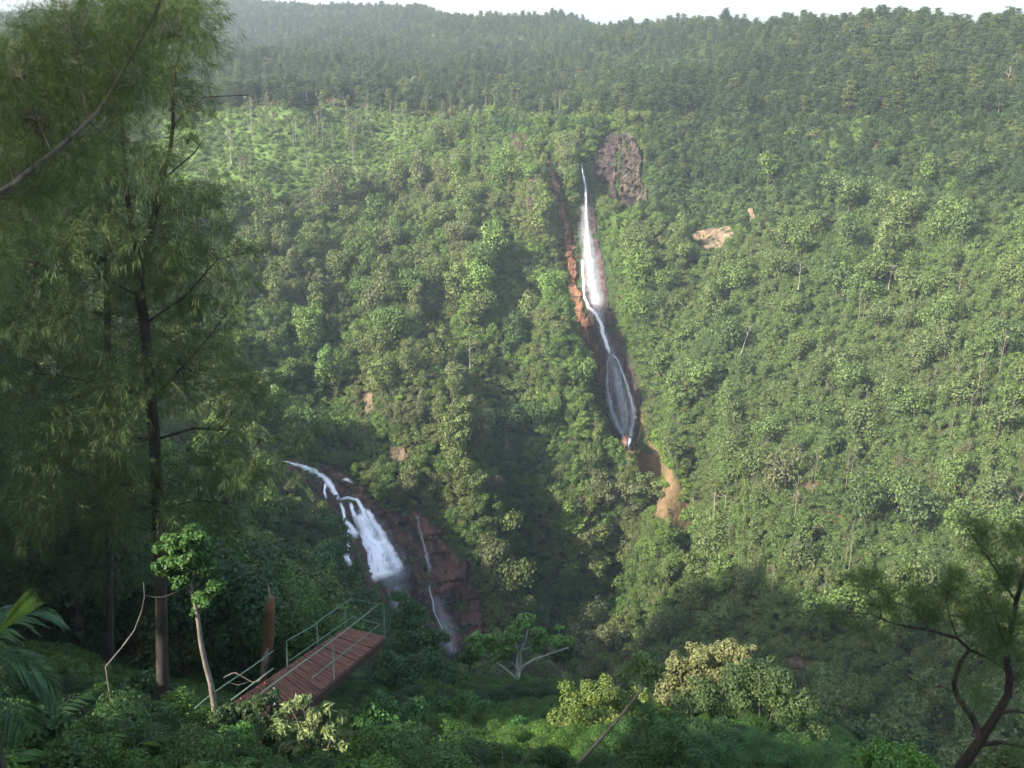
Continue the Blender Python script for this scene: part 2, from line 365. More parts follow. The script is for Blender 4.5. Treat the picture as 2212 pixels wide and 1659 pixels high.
M_W_LITFOAM = water_mat('lit_foam_water', 1.35, 8, 1.8, colr=(.88, .90, .94), lo=.24, hi=.52, edge=.4)  # white water with its colour lightened to offset the shade lying on it
M_W_VEIL = water_mat('veil_water', .42, 7, .5, lo=.28, hi=.74, edge=.5)
M_W_MIST = water_mat('spray_water', .34, 6, .6, lo=.2, hi=.8, edge=.5)
def strand(line, off, seg=3.0, nacross=7, bulge=.5, seed=0):
    """ribbon of falling water along (px,py,halfwidth), lying off metres proud of the slope; returns V,F,UV"""
    pts = []
    for (x1, y1, w1), (x2, y2, w2) in zip(line[:-1], line[1:]):
        k = max(1, int(math.hypot(x2-x1, y2-y1)/seg))
        for i in range(k): t = i/k; pts.append((x1+t*(x2-x1), y1+t*(y2-y1), w1+t*(w2-w1)))
    pts.append(line[-1]); V = []; U = []; L = 0; prev = None
    cen = []
    for px, py, w in pts:
        p, nn = hit(px, py); cen.append(p.length if p is not None else (cen[-1] if cen else 200))
    cen = np.array(cen)
    for _ in range(4): cen[1:-1] = (cen[:-2]+cen[1:-1]*2+cen[2:])/4
    for i, (px, py, w) in enumerate(pts):
        a = pts[max(0, i-1)]; c = pts[min(len(pts)-1, i+1)]; tx, ty = c[0]-a[0], c[1]-a[1]; l = math.hypot(tx, ty) or 1; nx, ny = -ty/l, tx/l
        jit = .55+.95*float(fbm(i*.33, seed+.5, s=6, o=3)); sh = (float(fbm(i*.16, seed*2.3+9.1, s=8, o=3))-.5)*(3.2+w*.5); px, py = px+nx*sh, py+ny*sh
        for j in range(nacross):
            s = (j/(nacross-1)-.5)*2; q = ray(px+nx*w*s*jit, py+ny*w*s*jit); V.append(q*(cen[i]-off-bulge*(1-s*s)))
            U.append((s*.5+.5, L, min(1, i/3.0+.05, (len(pts)-1-i)/5.0)))
        if i+1 < len(pts): L += math.hypot(pts[i+1][0]-px, pts[i+1][1]-py)/60
    return np.array(V), grid_faces(len(pts), nacross), np.array(U)+np.array([0, seed*3.7, 0])
def water(name, parts, parent=None, **kw):
    Vs, Fs, Us, ms = [], [], [], []; mats = []; o = 0
    for line, off, mat, bul, seed in parts:
        V, Fq, U = strand(line, off, seed=seed, bulge=bul)
        if mat not in mats: mats.append(mat)
        Vs.append(V); Fs.append(Fq+o); Us.append(U); ms.append(np.full(len(Fq), mats.index(mat))); o += len(V)
    return link(name, mesh_np(name, np.concatenate(Vs), np.concatenate(Fs), mats, uv=np.concatenate(Us)[:, :2], vattr={'fade': np.concatenate(Us)[:, 2]}, smooth=True, mi=np.concatenate(ms)), parent, **kw)
water('waterfall', [
 ([(1256,352,1.5),(1258,372,2),(1264,400,4),(1266,440,4),(1268,480,6),(1270,520,11),(1276,560,17),(1282,600,20),(1288,640,20),(1295,672,15),(1302,700,12)], 2.2, M_W_VEIL, .6, 1),
 ([(1256,352,2),(1259,375,2),(1264,398,2.6),(1266,440,2.4),(1269,480,2.4),(1271,510,4)], 2.6, M_W_WHITE, .3, 2),
 ([(1266,490,4),(1269,520,8),(1272,550,11),(1275,580,10),(1280,620,9),(1288,670,7),(1296,690,6)], 2.8, M_W_VEIL, .4, 3),
 ([(1262,440,10),(1262,500,16),(1272,560,24),(1282,620,28),(1292,670,24)], 1.8, M_W_MIST, .6, 4),
 ([(1258,560,4),(1260,600,3),(1262,640,3),(1272,664,4),(1288,678,6),(1298,700,6),(1304,725,6),(1312,750,6),(1318,768,4)], 2.6, M_W_LITFOAM, .3, 5),
 ([(1296,690,10),(1310,740,12),(1325,790,20),(1340,850,26),(1352,900,26),(1356,955,12)], 2.0, M_W_VEIL, .4, 6),
 ([(1330,790,7),(1336,850,10),(1344,900,10),(1354,950,5)], 2.4, M_W_VEIL, .2, 26),
 ([(1352,860,3),(1356,900,5),(1352,930,5)], 2.4, M_W_VEIL, .2, 27),
 ([(1318,765,2),(1312,790,2),(1312,830,6),(1318,870,8),(1328,905,9),(1342,935,8),(1354,962,5)], 2.6, M_W_WHITE, .2, 7),
 ([(1318,765,4),(1332,775,3),(1344,800,2.5),(1354,830,5),(1362,860,6),(1370,890,8),(1368,912,7),(1362,940,5),(1357,968,3)], 2.6, M_W_WHITE, .2, 8),
 ([(1340,780,4),(1340,830,4),(1346,870,3),(1344,905,2)], 2.4, M_W_VEIL, .2, 9),
], kind='structure', label='tall narrow waterfall sliding down the red rock groove between the forested slopes', category='waterfall')
water('waterfall', [
 ([(576,984,3),(590,988,4),(604,996,2),(622,998,3),(650,1008,6),(680,1020,8),(704,1035,9),(716,1052,9),(727,1072,6),(735,1082,5)], 2.0, M_W_LITFOAM, .4, 11),
 ([(703,1040,4),(702,1060,3),(704,1080,4)], 2.2, M_W_LITFOAM, .2, 12),
 ([(733,1080,4),(750,1076,4),(770,1080,4),(785,1105,8),(800,1135,12)], 2.2, M_W_LITFOAM, .3, 13),
 ([(735,1084,4),(742,1100,4),(744,1120,4),(758,1140,8),(772,1165,12)], 2.2, M_W_LITFOAM, .3, 14),
 ([(755,1084,4),(762,1105,5),(770,1125,7),(785,1150,14)], 2.1, M_W_LITFOAM, .3, 15),
 ([(775,1095,14),(796,1135,30),(816,1180,42),(834,1225,52),(846,1268,56)], 2.4, M_W_VEIL, 1.0, 16),
 ([(772,1110,12),(790,1150,24),(808,1200,34),(826,1255,40)], 2.8, M_W_LITFOAM, .8, 17),
 ([(790,1100,6),(818,1150,11),(843,1195,14),(862,1240,16)], 3.0, M_W_LITFOAM, .6, 18),
 ([(840,1240,44),(850,1280,40),(858,1320,28)], 2.0, M_W_MIST, .5, 19),
 ([(752,1140,4),(752,1165,4),(748,1200,8),(755,1225,10)], 2.0, M_W_LITFOAM, .3, 20),
 ([(738,1035,3),(750,1036,5),(762,1044,4)], 2.0, M_W_LITFOAM, .2, 21),
], kind='structure', label='broad white waterfall spreading over red rock beyond the metal walkway', category='waterfall')
water('waterfall', [
 ([(903,1110,3),(906,1140,4),(914,1170,4),(922,1200,6),(928,1240,4)], 2.0, M_W_VEIL, .2, 31),
 ([(926,1260,2),(932,1290,3),(940,1325,3),(955,1360,2),(966,1400,2)], 2.2, M_W_WHITE, .2, 32),
 ([(935,1290,16),(955,1330,22),(970,1380,24),(985,1415,20)], 1.6, M_W_MIST, .2, 33),
], kind='structure', label='thin trickle of water down the dark red cliff right of the broad falls', category='waterfall')

# ------------------------------------------------------------------ plant geometry
def cards(C, N, size, aspect=1.6, bend=.15, spin=None, up=None):
    """leaf cards: one bent quad per leaf. C,N (n,3), size (n,)"""
    n = len(C); size = np.broadcast_to(size, (n,)).astype(float)
    N = N/np.maximum(np.linalg.norm(N, axis=1, keepdims=True), 1e-6)
    a = rng.normal(size=(n, 3)) if up is None else up + rng.normal(size=(n, 3))*.15
    T = np.cross(N, a); T /= np.maximum(np.linalg.norm(T, axis=1, keepdims=True), 1e-6); B = np.cross(N, T)
    h = size[:, None]*.5; w = h/aspect
    V = np.stack([C-B*h, C+T*w+N*h*bend, C+B*h, C-T*w+N*h*bend], 1).reshape(-1, 3)
    return V, np.arange(4*n).reshape(-1, 4)
def lobes_points(lobes, n, shell=(.72, 1.05), bottom=.35):
    """lobes (k,6): cx,cy,cz,rx,ry,rz -> points near the shells and outward normals"""
    L = np.asarray(lobes, float); w = (L[:, 3]*L[:, 4]+L[:, 3]*L[:, 5]+L[:, 4]*L[:, 5]); w /= w.sum()
    k = rng.choice(len(L), n, p=w); d = rng.normal(size=(n, 3)); d /= np.linalg.norm(d, axis=1, keepdims=True)
    flip = (d[:, 2] < 0) & (rng.random(n) > bottom); d[flip, 2] *= -1
    s = rng.uniform(*shell, n)[:, None]
    s = s*(.85+.3*vnoise(d[:, 0]*2.2+k*7, d[:, 1]*2.2, d[:, 2]*2.2)[:, None])
    C = L[k, :3] + d*L[k, 3:]*s; N = d/L[k, 3:]; return C, N
def tube(path, rad, sides=6):
    """tapering limb through path points"""
    P = [Vector(p) for p in path]; V = []; n = len(P)
    for i, p in enumerate(P):
        t = (P[min(i+1, n-1)]-P[max(i-1, 0)]); t = t.normalized() if t.length > 0 else Vector((0, 0, 1))
        a = t.cross(Vector((0.3, 1, .1))).normalized(); b = t.cross(a)
        for k in range(sides):
            q = 2*math.pi*k/sides; V.append(p+(a*math.cos(q)+b*math.sin(q))*rad[i])
    Fq = []
    for i in range(n-1):
        for k in range(sides):
            k2 = (k+1) % sides; Fq.append((i*sides+k, i*sides+k2, (i+1)*sides+k2, (i+1)*sides+k))
    for base in (0, (n-1)*sides):
        for k in range(1, sides-2, 2): Fq.append((base, base+k, base+k+1, base+(k+2) % sides))
    return np.array([tuple(v) for v in V]), np.array(Fq)
def join(parts):
    Vs, Fs, o = [], [], 0
    for V, Fq in parts: Vs.append(V); Fs.append(Fq+o); o += len(V)
    return np.concatenate(Vs), np.concatenate(Fs)
def wander(p0, p1, n=6, amp=.1, seed=None):
    """crooked path between two points"""
    p0, p1 = Vector(p0), Vector(p1); L = (p1-p0).length; out = []
    o = Vector((0, 0, 0))
    for i in range(n+1):
        t = i/n
        if 0 < i < n: o = o*.6 + Vector([random.gauss(0, 1)*amp*L*.35 for _ in range(3)])
        out.append(p0.lerp(p1, t)+(o if 0 < i < n else Vector((0, 0, 0))))
    return out
def taper(r0, r1, n): return [r0+(r1-r0)*(i/(n-1))**.8 for i in range(n)]

M_STEM = simple_mat('grey_stem', (.10, .085, .065), (.26, .23, .19), 5, stretch=(1, 1, .3))
# small repeated prototypes (unit: metres, base at origin)
def proto_broad(h, cr, nl, leaf, kind=0):
    """rounded broadleaf tree h tall, crown radius cr: returns (trunk V,F), (crown V,F)"""
    nlobe = 11+kind*3; L = []
    for i in range(nlobe):
        a = i*2.4+rng.random(); rr = cr*.55*math.sqrt((i+.3)/nlobe); zz = h*(.60+.26*(1-rr/cr)*rng.random()+.10*rng.normal())
        q = cr*rng.uniform(.24, .52); L.append((rr*math.cos(a)*1.4, rr*math.sin(a)*1.4, zz, q, q, q*rng.uniform(.7, 1.2)))
    L.append((0, 0, h*.45, cr*.6, cr*.6, h*.25))
    C, N = lobes_points(L, nl); N = N/np.linalg.norm(N, axis=1, keepdims=True) + rng.normal(size=N.shape)*.45 + np.array([0, 0, .35])
    cv = cards(C, N, leaf*rng.uniform(.6, 1.3, nl), 1.35)
    parts = [tube(wander((0, 0, -1.0), (0, 0, h*.6), 5, .06), taper(.035*h, .018*h, 6), 5)]
    for i in range(4):
        q = L[i]; parts.append(tube(wander((0, 0, h*.35), q[:3], 3, .1), taper(.015*h, .006*h, 4), 4))
    return join(parts), cv
def proto_bush(h, cr, nl, leaf):
    L = []
    for i in range(8):
        a = i*2.4+rng.random(); rr = cr*.7*math.sqrt(i/8); q = cr*rng.uniform(.35, .55)
        L.append((rr*math.cos(a), rr*math.sin(a), h*rng.uniform(.25, .68)*(1.1-.5*rr/cr), q, q, q*.8))
    C, N = lobes_points(L, nl, bottom=.2); N = N/np.linalg.norm(N, axis=1, keepdims=True) + rng.normal(size=N.shape)*.45+np.array([0, 0, .3])
    return join([tube([(0, 0, -.5), (0, 0, h*.5)], [.03*h, .01*h], 4)]), cards(C, N, leaf*rng.uniform(.6, 1.3, nl), 1.4)
def proto_pine(h, cr, nl, leaf, bare_=.5, dead=False):
    """tall pine: clean stem, uneven tiers of needle clumps"""
    parts = [tube(wander((0, 0, -1.2), (0, 0, h), 7, .015), taper(.018*h, .005*h, 8), 5)]; L = []
    k = 0
    for i in range(11):
        z = h*(bare_+(1-bare_)*(i+.5)/11); w = cr*(1-.75*((i+.5)/11)**1.3)*rng.uniform(.6, 1.1)
        for j in range(3):
            a = k*2.4+rng.random()*.8; k += 1; q = w*rng.uniform(.45, .9); z2 = z+rng.normal()*.04*h
            e = (q*math.cos(a), q*math.sin(a), z2); parts.append(tube([(0, 0, z2-.03*h), e], [.006*h, .002*h], 3))
            s = cr*rng.uniform(.20, .36); L.append((*e, s*1.25, s*1.25, s*.7))
    L.append((0, 0, h*.99, cr*.18, cr*.18, h*.04))
    C, N = lobes_points(L, nl, (.4, 1.1), .5); N = N/np.linalg.norm(N, axis=1, keepdims=True)+rng.normal(size=N.shape)*.6+np.array([0, 0, .4])
    return join(parts), cards(C, N, leaf*rng.uniform(.6, 1.3, nl), 2.0)
def proto_stick(h, cr, nl, leaf):
    """half-bare slim tree: long pale stem, few thin limbs, small open crown"""
    parts = [tube(wander((0, 0, -1.0), (0, 0, h), 6, .03), taper(.016*h, .005*h, 7), 5)]; L = []
    for i in range(9):
        a = i*2.4+rng.random(); z = h*(.55+.45*i/9); q = cr*rng.uniform(.5, 1); e = (q*math.cos(a), q*math.sin(a), z+.08*h)
        parts.append(tube(wander((0, 0, z-.05*h), e, 3, .1), taper(.006*h, .002*h, 4), 3))
        if i > 3: s = cr*rng.uniform(.25, .4); L.append((*e, s, s, s*.6))
    C, N = lobes_points(L, max(nl, 1)); N = N+rng.normal(size=N.shape)*.5
    return join(parts), cards(C, N, leaf*rng.uniform(.6, 1.3, len(C)), 1.5)
def proto_mesh(name, tr, cr, bark, fol):
    V, Fq = join([tr, cr]); mi = np.r_[np.zeros(len(tr[1])), np.ones(len(cr[1]))]
    lv = np.r_[np.full(len(tr[1]), .5), rng.random(len(cr[1]))]
    return mesh_np(name, V, Fq, [bark, fol], fattr={'lv': lv}, mi=mi)
BROAD = [proto_mesh('broadleaf_tree', *proto_broad(rng.uniform(5, 7.5), rng.uniform(1.9, 3.1), 1500, .37, i % 3), M_BARK, M_FOL) for i in range(8)]
BUSH = [proto_mesh('bush', *proto_bush(2.8, rng.uniform(1.4, 2.0), 800, .29), M_BARK, M_FOL) for i in range(5)]
PINE = [proto_mesh('pine_tree', *proto_pine(12.0, rng.uniform(3.0, 4.2), 1500, .58, rng.uniform(.30, .55)), M_PALE if i % 2 else M_BARK, M_NEEDLE) for i in range(5)]
STICK = [proto_mesh('slim_tree', *proto_stick(9.0, 1.3, 160 if i else 0, .4), M_STEM, M_FOL) for i in range(4)]

# ------------------------------------------------------------------ where things grow
SPUR = [(300,430),(560,440),(760,420),(900,330),(1180,330),(1260,345),(1330,700),(1360,900),(1600,1350),(1400,1450),(1050,1380),(600,960),(300,900)]
CLEARING = [(300,250),(700,228),(1010,262),(900,330),(760,420),(560,440),(380,470),(300,470)]
def surface_samples(n, rmin, rmax):
    ok = (TF[:, 0]//NU); r0 = RR[ok]; u0 = UU[TF[:, 0] % NU]
    sel = (r0 > rmin) & (r0 < rmax) & (np.abs(u0) < .60)
    Fq = TF[sel]; A, B, C_, D = (TV[Fq[:, i]] for i in range(4)); ar = np.linalg.norm(np.cross(C_-A, D-B), axis=1)*.5
    k = rng.choice(len(Fq), int(n*1.0), p=ar/ar.sum()); s, t = rng.random(len(k))[:, None], rng.random(len(k))[:, None]
    P = (A[k]*(1-s)+B[k]*s)*(1-t)+(D[k]*(1-s)+C_[k]*s)*t
    return P, ar.sum()
def thin(P, d):
    """drop points closer than about d to an earlier one (grid hashing)"""
    seen = set(); keep = np.zeros(len(P), bool)
    for i, c in enumerate(map(tuple, np.floor(P/d).astype(int).tolist())):
        if c not in seen: seen.add(c); keep[i] = True
    return P[keep]
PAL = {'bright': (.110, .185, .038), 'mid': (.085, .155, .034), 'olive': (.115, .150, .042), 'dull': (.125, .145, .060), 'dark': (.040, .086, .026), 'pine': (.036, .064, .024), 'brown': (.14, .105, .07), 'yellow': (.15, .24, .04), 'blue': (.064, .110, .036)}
def tint_of(P, px, py):
    n_ = len(P); a = fbm(P[:, 0]/30, P[:, 1]/30, P[:, 2]/30, s=51, o=3); b = rng.random(n_)
    c = fbm(P[:, 0]/11, P[:, 1]/11, P[:, 2]/11, s=57, o=2)
    names = np.full(n_, 'mid', dtype=object)
    q = a*.55+c*.45+(b-.5)*.26
    names[q > .49] = 'olive'; names[q > .64] = 'dull'; names[q < .44] = 'bright'; names[q < .33] = 'dark'
    names[b > .993] = 'brown'; names[b < .012] = 'yellow'
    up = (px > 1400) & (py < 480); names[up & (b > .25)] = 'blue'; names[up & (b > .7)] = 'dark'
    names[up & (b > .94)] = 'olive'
    T = np.array([PAL[x] for x in names]); T = T*(rng.uniform(.80, 1.18, n_)[:, None])*(1+.5*(fbm(P[:, 0]/60, P[:, 1]/60, s=59, o=2)-.5))[:, None]
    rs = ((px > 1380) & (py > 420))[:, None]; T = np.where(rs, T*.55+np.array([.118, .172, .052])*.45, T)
    return names, T
stands = {}
# --- broadleaf trees and shrubs on spur and right slope
P0, A0 = surface_samples(150000, 85, 345); P0 = thin(P0, 2.05)
px, py = project(P0[:, 0], P0[:, 1], P0[:, 2])
far_left_clear = poly_mask(px, py, CLEARING)
ok = (px > -150) & (px < 2360) & (py > 20) & (py < 1900) & ~bare(px, py) & visible(P0[:, 0], P0[:, 1], P0[:, 2], 7) & ~((band_dist(px, py, SLIDE) < 12) & (rng.random(len(P0)) < .93)) & ~(far_left_clear & (rng.random(len(P0)) < .95))
P0, px, py = P0[ok], px[ok], py[ok]; r0 = np.linalg.norm(P0, axis=1)
far_left_clear_ = poly_mask(px, py, CLEARING)
top = ((py < 260) | ((px > 1350) & (py < 560 - (px-1350)*.06)))            # pines take over high up
isp = top & ~(far_left_clear_ & (rng.random(len(P0)) < .85)) & (rng.random(len(P0)) < np.where(py < 255, .85, np.clip((600-py)/330, 0, .75)))
def overlaps(X, Y, hpx, wpx):
    m = np.zeros(len(X), bool)
    for f in (.15, .4, .7, .95):
        for g_ in (-.7, 0, .7): m |= bare(X+g_*wpx*(1 if f < .9 else .4), Y-f*hpx)
    return m
# trees on the lip above bare rock would hide it: keep only small growth just below in the picture
near_rock = (bare(px, py-14) | bare(px+5, py-4) | bare(px-5, py-4) | bare(px, py-28))
size = (.24+.50*rng.random(len(P0))**2.2)*(.55+.95*np.clip((fbm(P0[:, 0]/16, P0[:, 1]/16, P0[:, 2]/16, s=81, o=2)-.25)*2, 0, 1))*np.where(px > 1450, 1.0, .88); size[near_rock] *= .38
size = size*np.where(px > 1400, .74, .95); big = (py > 400) & (rng.random(len(P0)) < .05); size[big] = rng.uniform(.8, 1.35, big.sum())
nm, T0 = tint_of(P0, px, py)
hp = size*6.5*F/r0; ov = overlaps(px, py, hp, size*2.3*F/r0) | ((np.minimum(band_dist(px, py-hp*.6, SLIDE), band_dist(px, py, SLIDE)) < 6) & (rng.random(len(px)) < .92)); size[ov] *= .3; ov2 = overlaps(px, py, hp*.3, size*2.3*F/r0)
kp = ~ov2; P0, px, py, isp, size, nm, T0 = P0[kp], px[kp], py[kp], isp[kp], size[kp], nm[kp], T0[kp]; pp, ppx, ppy = P0[isp], px[isp], py[isp]
stands['broad'] = dict(P=P0[~isp], T=T0[~isp], S=size[~isp], N=nm[~isp], px=px[~isp], py=py[~isp])
pp, ppx, ppy = P0[isp], px[isp], py[isp]
P1, A1 = surface_samples(150000, 345, 1500); P1 = thin(P1, 3.5)
x1, y1 = project(P1[:, 0], P1[:, 1], P1[:, 2]); o1 = (x1 > -100) & (x1 < 2320) & visible(P1[:, 0], P1[:, 1], P1[:, 2], 14)
P1, x1, y1 = P1[o1], x1[o1], y1[o1]
pp = np.concatenate([pp, P1]); ppx = np.concatenate([ppx, x1]); ppy = np.concatenate([ppy, y1])
pt = np.array(PAL['pine'])*(1+.9*(fbm(pp[:, 0]/40, pp[:, 1]/40, s=61)[:, None]-.4))*rng.uniform(.75, 1.3, (len(pp), 1))
pol = rng.random(len(pp)) < .18; pt[pol] = np.array(PAL['olive'])*.8
ps = rng.uniform(.38, .64, len(pp))*(.7+.6*fbm(pp[:, 0]/25, pp[:, 1]/25, s=83, o=2)); ps[(rng.random(len(pp)) < .04) & (np.linalg.norm(pp, axis=1) < 330)] *= 1.4; ps[ppy > 260] *= .62
stands['pine'] = dict(P=pp, T=pt, S=ps, px=ppx, py=ppy, N=np.where(pol, 'olive', 'pine'))
# --- low bushes filling in everywhere
P2, A2 = surface_samples(110000, 80, 345); P2 = thin(P2, 1.6)
x2, y2 = project(P2[:, 0], P2[:, 1], P2[:, 2])
o2 = (x2 > -60) & (x2 < 2300) & (y2 > 150) & (y2 < 1800) & ~bare(x2, y2) & visible(P2[:, 0], P2[:, 1], P2[:, 2], 2) & ~((band_dist(x2, y2, SLIDE) < 6) & (rng.random(len(P2)) < .86))
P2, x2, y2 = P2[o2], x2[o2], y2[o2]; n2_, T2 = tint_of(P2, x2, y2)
cl = poly_mask(x2, y2, CLEARING); T2[cl] = (np.array(PAL['bright'])*.6+np.array(PAL['olive'])*.4)*rng.uniform(.85, 1.45, (cl.sum(), 1)); S2 = rng.uniform(.4, 1.0, len(P2)); S2[cl] *= .6
nr = bare(x2, y2-14) | bare(x2+6, y2) | bare(x2-6, y2); S2[nr] *= .6; rr_ = np.linalg.norm(P2, axis=1); o_ = overlaps(x2, y2, S2*2.6*F/rr_, S2*1.5*F/rr_); S2[o_] *= .4
sl = band_dist(x2, y2, SLIDE) < 30; T2[sl] = np.array(PAL['yellow'])*rng.uniform(.6, 1.1, (sl.sum(), 1))
stands['bush'] = dict(P=P2, T=T2, S=S2, px=x2, py=y2, N=n2_)
# --- small growth creeping over the edges of the bare rock
P3, _ = surface_samples(400000, 150, 300); x3, y3 = project(P3[:, 0], P3[:, 1], P3[:, 2])
fr_ = (bare(x3, y3-9) | bare(x3+9, y3) | bare(x3-9, y3) | bare(x3, y3+9) | bare(x3+18, y3) | bare(x3-18, y3)); lone = rng.random(len(P3)) < np.where(band_dist(x3, y3, FALL_BED) < 2, 0, .05)
P3 = P3[fr_ & (~bare(x3, y3) | lone)]; P3 = thin(P3, .9); x3, y3 = project(P3[:, 0], P3[:, 1], P3[:, 2]); n3, T3 = tint_of(P3, x3, y3)
b2 = stands['bush']; S3 = rng.uniform(.18, .42, len(P3))
stands['bush'] = {k_: np.concatenate([b2[k_], v_]) for k_, v_ in dict(P=P3, T=T3, S=S3, px=x3, py=y3, N=n3).items()}
# --- slim pale stems in the clearing and on the shoulders
sx = np.r_[rng.uniform(400, 1000, 100), rng.uniform(480, 1250, 36), rng.uniform(1450, 2200, 60)]
sy = np.r_[rng.uniform(262, 450, 100), rng.uniform(240, 285, 36), rng.uniform(650, 1350, 60)]
PS, TS, SS, PXs, PYs = [], [], [], [], []
for a_, b_ in zip(sx, sy):
    if a_ < 1300 and b_ > 285 and not poly_mask(np.array([a_]), np.array([b_-40]), CLEARING)[0]: continue
    p, nn = hit(a_, b_)
    if p is None: continue
    PS.append(tuple(p)); TS.append(np.array(PAL['olive'])*random.uniform(.8, 1.3)); SS.append(random.uniform(.35, .95) if a_ < 1300 else random.uniform(.5, .85)); PXs.append(a_); PYs.append(b_)
stands['stick'] = dict(P=np.array(PS), T=np.array(TS), S=np.array(SS), px=np.array(PXs), py=np.array(PYs), N=np.array(['olive']*len(PS)))
print('COUNTS', {k: len(v['P']) for k, v in stands.items()}, A0)

# ------------------------------------------------------------------ individuals (largest in the picture) and the rest
ZONES = [([(0,0),(1300,0),(1300,245),(0,245)], 'on the far plateau behind the clearing'),
 (CLEARING, 'in the pale green clearing'),
 ([(1270,0),(1800,0),(1800,260),(1270,260)], 'on the dark ridge above the tall waterfall'),
 ([(1800,0),(2400,0),(2400,330),(1800,330)], 'on the upper right hillside near the skyline'),
 ([(1350,240),(1800,240),(1800,500),(1350,500)], 'beside the grey cliff at the tall waterfall'),
 ([(1800,330),(2400,330),(2400,800),(1800,800)], 'high on the far slope at right'),
 ([(1300,480),(1800,480),(1800,800),(1330,800)], 'on the slope just right of the tall waterfall'),
 ([(1360,800),(1800,800),(1800,1150),(1500,1180),(1400,950)], 'on the slope right of the earth slide'),
 ([(1800,800),(2400,800),(2400,1200),(1800,1200)], 'on the middle of the right hillside'),
 ([(1500,1150),(1850,1150),(1850,1450),(1480,1450)], 'on the foot of the slope below the earth slide'),
 ([(1800,1150),(2400,1150),(2400,1700),(1800,1700)], 'on the slope behind the near right pine'),
 ([(1180,330),(1280,345),(1290,700),(1400,1000),(1560,1260),(1440,1260),(1250,900),(1150,600)], 'on the rib just left of the tall waterfall'),
 ([(1060,740),(1250,900),(1480,1300),(1500,1500),(1100,1500),(1060,1100)], 'in the shaded hollow between the falls'),
 ([(500,430),(800,420),(820,700),(500,700)], 'on the upper left of the spur'),
 ([(800,330),(1200,330),(1150,700),(820,700)], 'on the upper right of the spur'),
 ([(500,700),(800,700),(800,1000),(500,1000)], 'on the spur above the broad falls'),
 ([(800,700),(1080,700),(1080,1000),(800,1000)], 'in the middle of the spur face'),
 ([(800,1000),(1100,1000),(1100,1450),(850,1250)], 'beside the red cliff under the spur'),
 ([(0,200),(600,200),(600,1000),(0,1000)], 'behind the big needle tree at left'),
 ([(0,900),(900,900),(900,1800),(0,1800)], 'on the gorge side left of the broad falls')]
def zone_of(px_, py_):
    for i, (pl, t) in enumerate(ZONES):
        if poly_mask(np.array([px_]), np.array([py_]), pl)[0]: return t
    return 'low in the gorge under the viewpoint'
CW = {'bright': 'fresh green', 'mid': 'mid green', 'olive': 'olive green', 'dull': 'greyish green', 'dark': 'dark green', 'pine': 'dark green', 'brown': 'brownish half dead', 'yellow': 'yellow green', 'blue': 'bluish green'}
def scatter_things(key, protos, count, name, cat, noun, group):
    s = stands[key]; r_ = np.linalg.norm(s['P'], axis=1); inside = (s['px'] > 5) & (s['px'] < 2207) & (s['py'] > 5) & (s['py'] < 1560) & visible(s['P'][:, 0], s['P'][:, 1], s['P'][:, 2], 1)
    hid = (s['px'] < 520) & (s['py'] > 250)                       # behind the near needle trees
    score = np.where(inside & ~hid, s['S']/r_, 0); order = np.argsort(-score)[:count]; order = order[score[order] > 0]
    med = np.median(s['S'][order]*1.0)
    for i in order:
        o = bpy.data.objects.new(name, protos[i % len(protos)]); SC.collection.objects.link(o)
        o.location = s['P'][i]; o.rotation_euler = (0, 0, rng.random()*6.28); sc = s['S'][i]; o.scale = (sc, sc, sc*(rng.uniform(.85, 1.45) if key != 'pine' else rng.uniform(.62, .92)))
        o['tint'] = [float(c) for c in s['T'][i]]
        z = zone_of(s['px'][i], s['py'][i]); sz = 'large' if sc > med*1.25 else 'small' if sc < med*.8 else 'medium'
        o['label'] = f"{sz} {CW[s['N'][i]]} {noun} {z}"; o['category'] = cat; o['group'] = f"{group} {z}"
    rest = np.ones(len(s['P']), bool); rest[order] = False; return rest
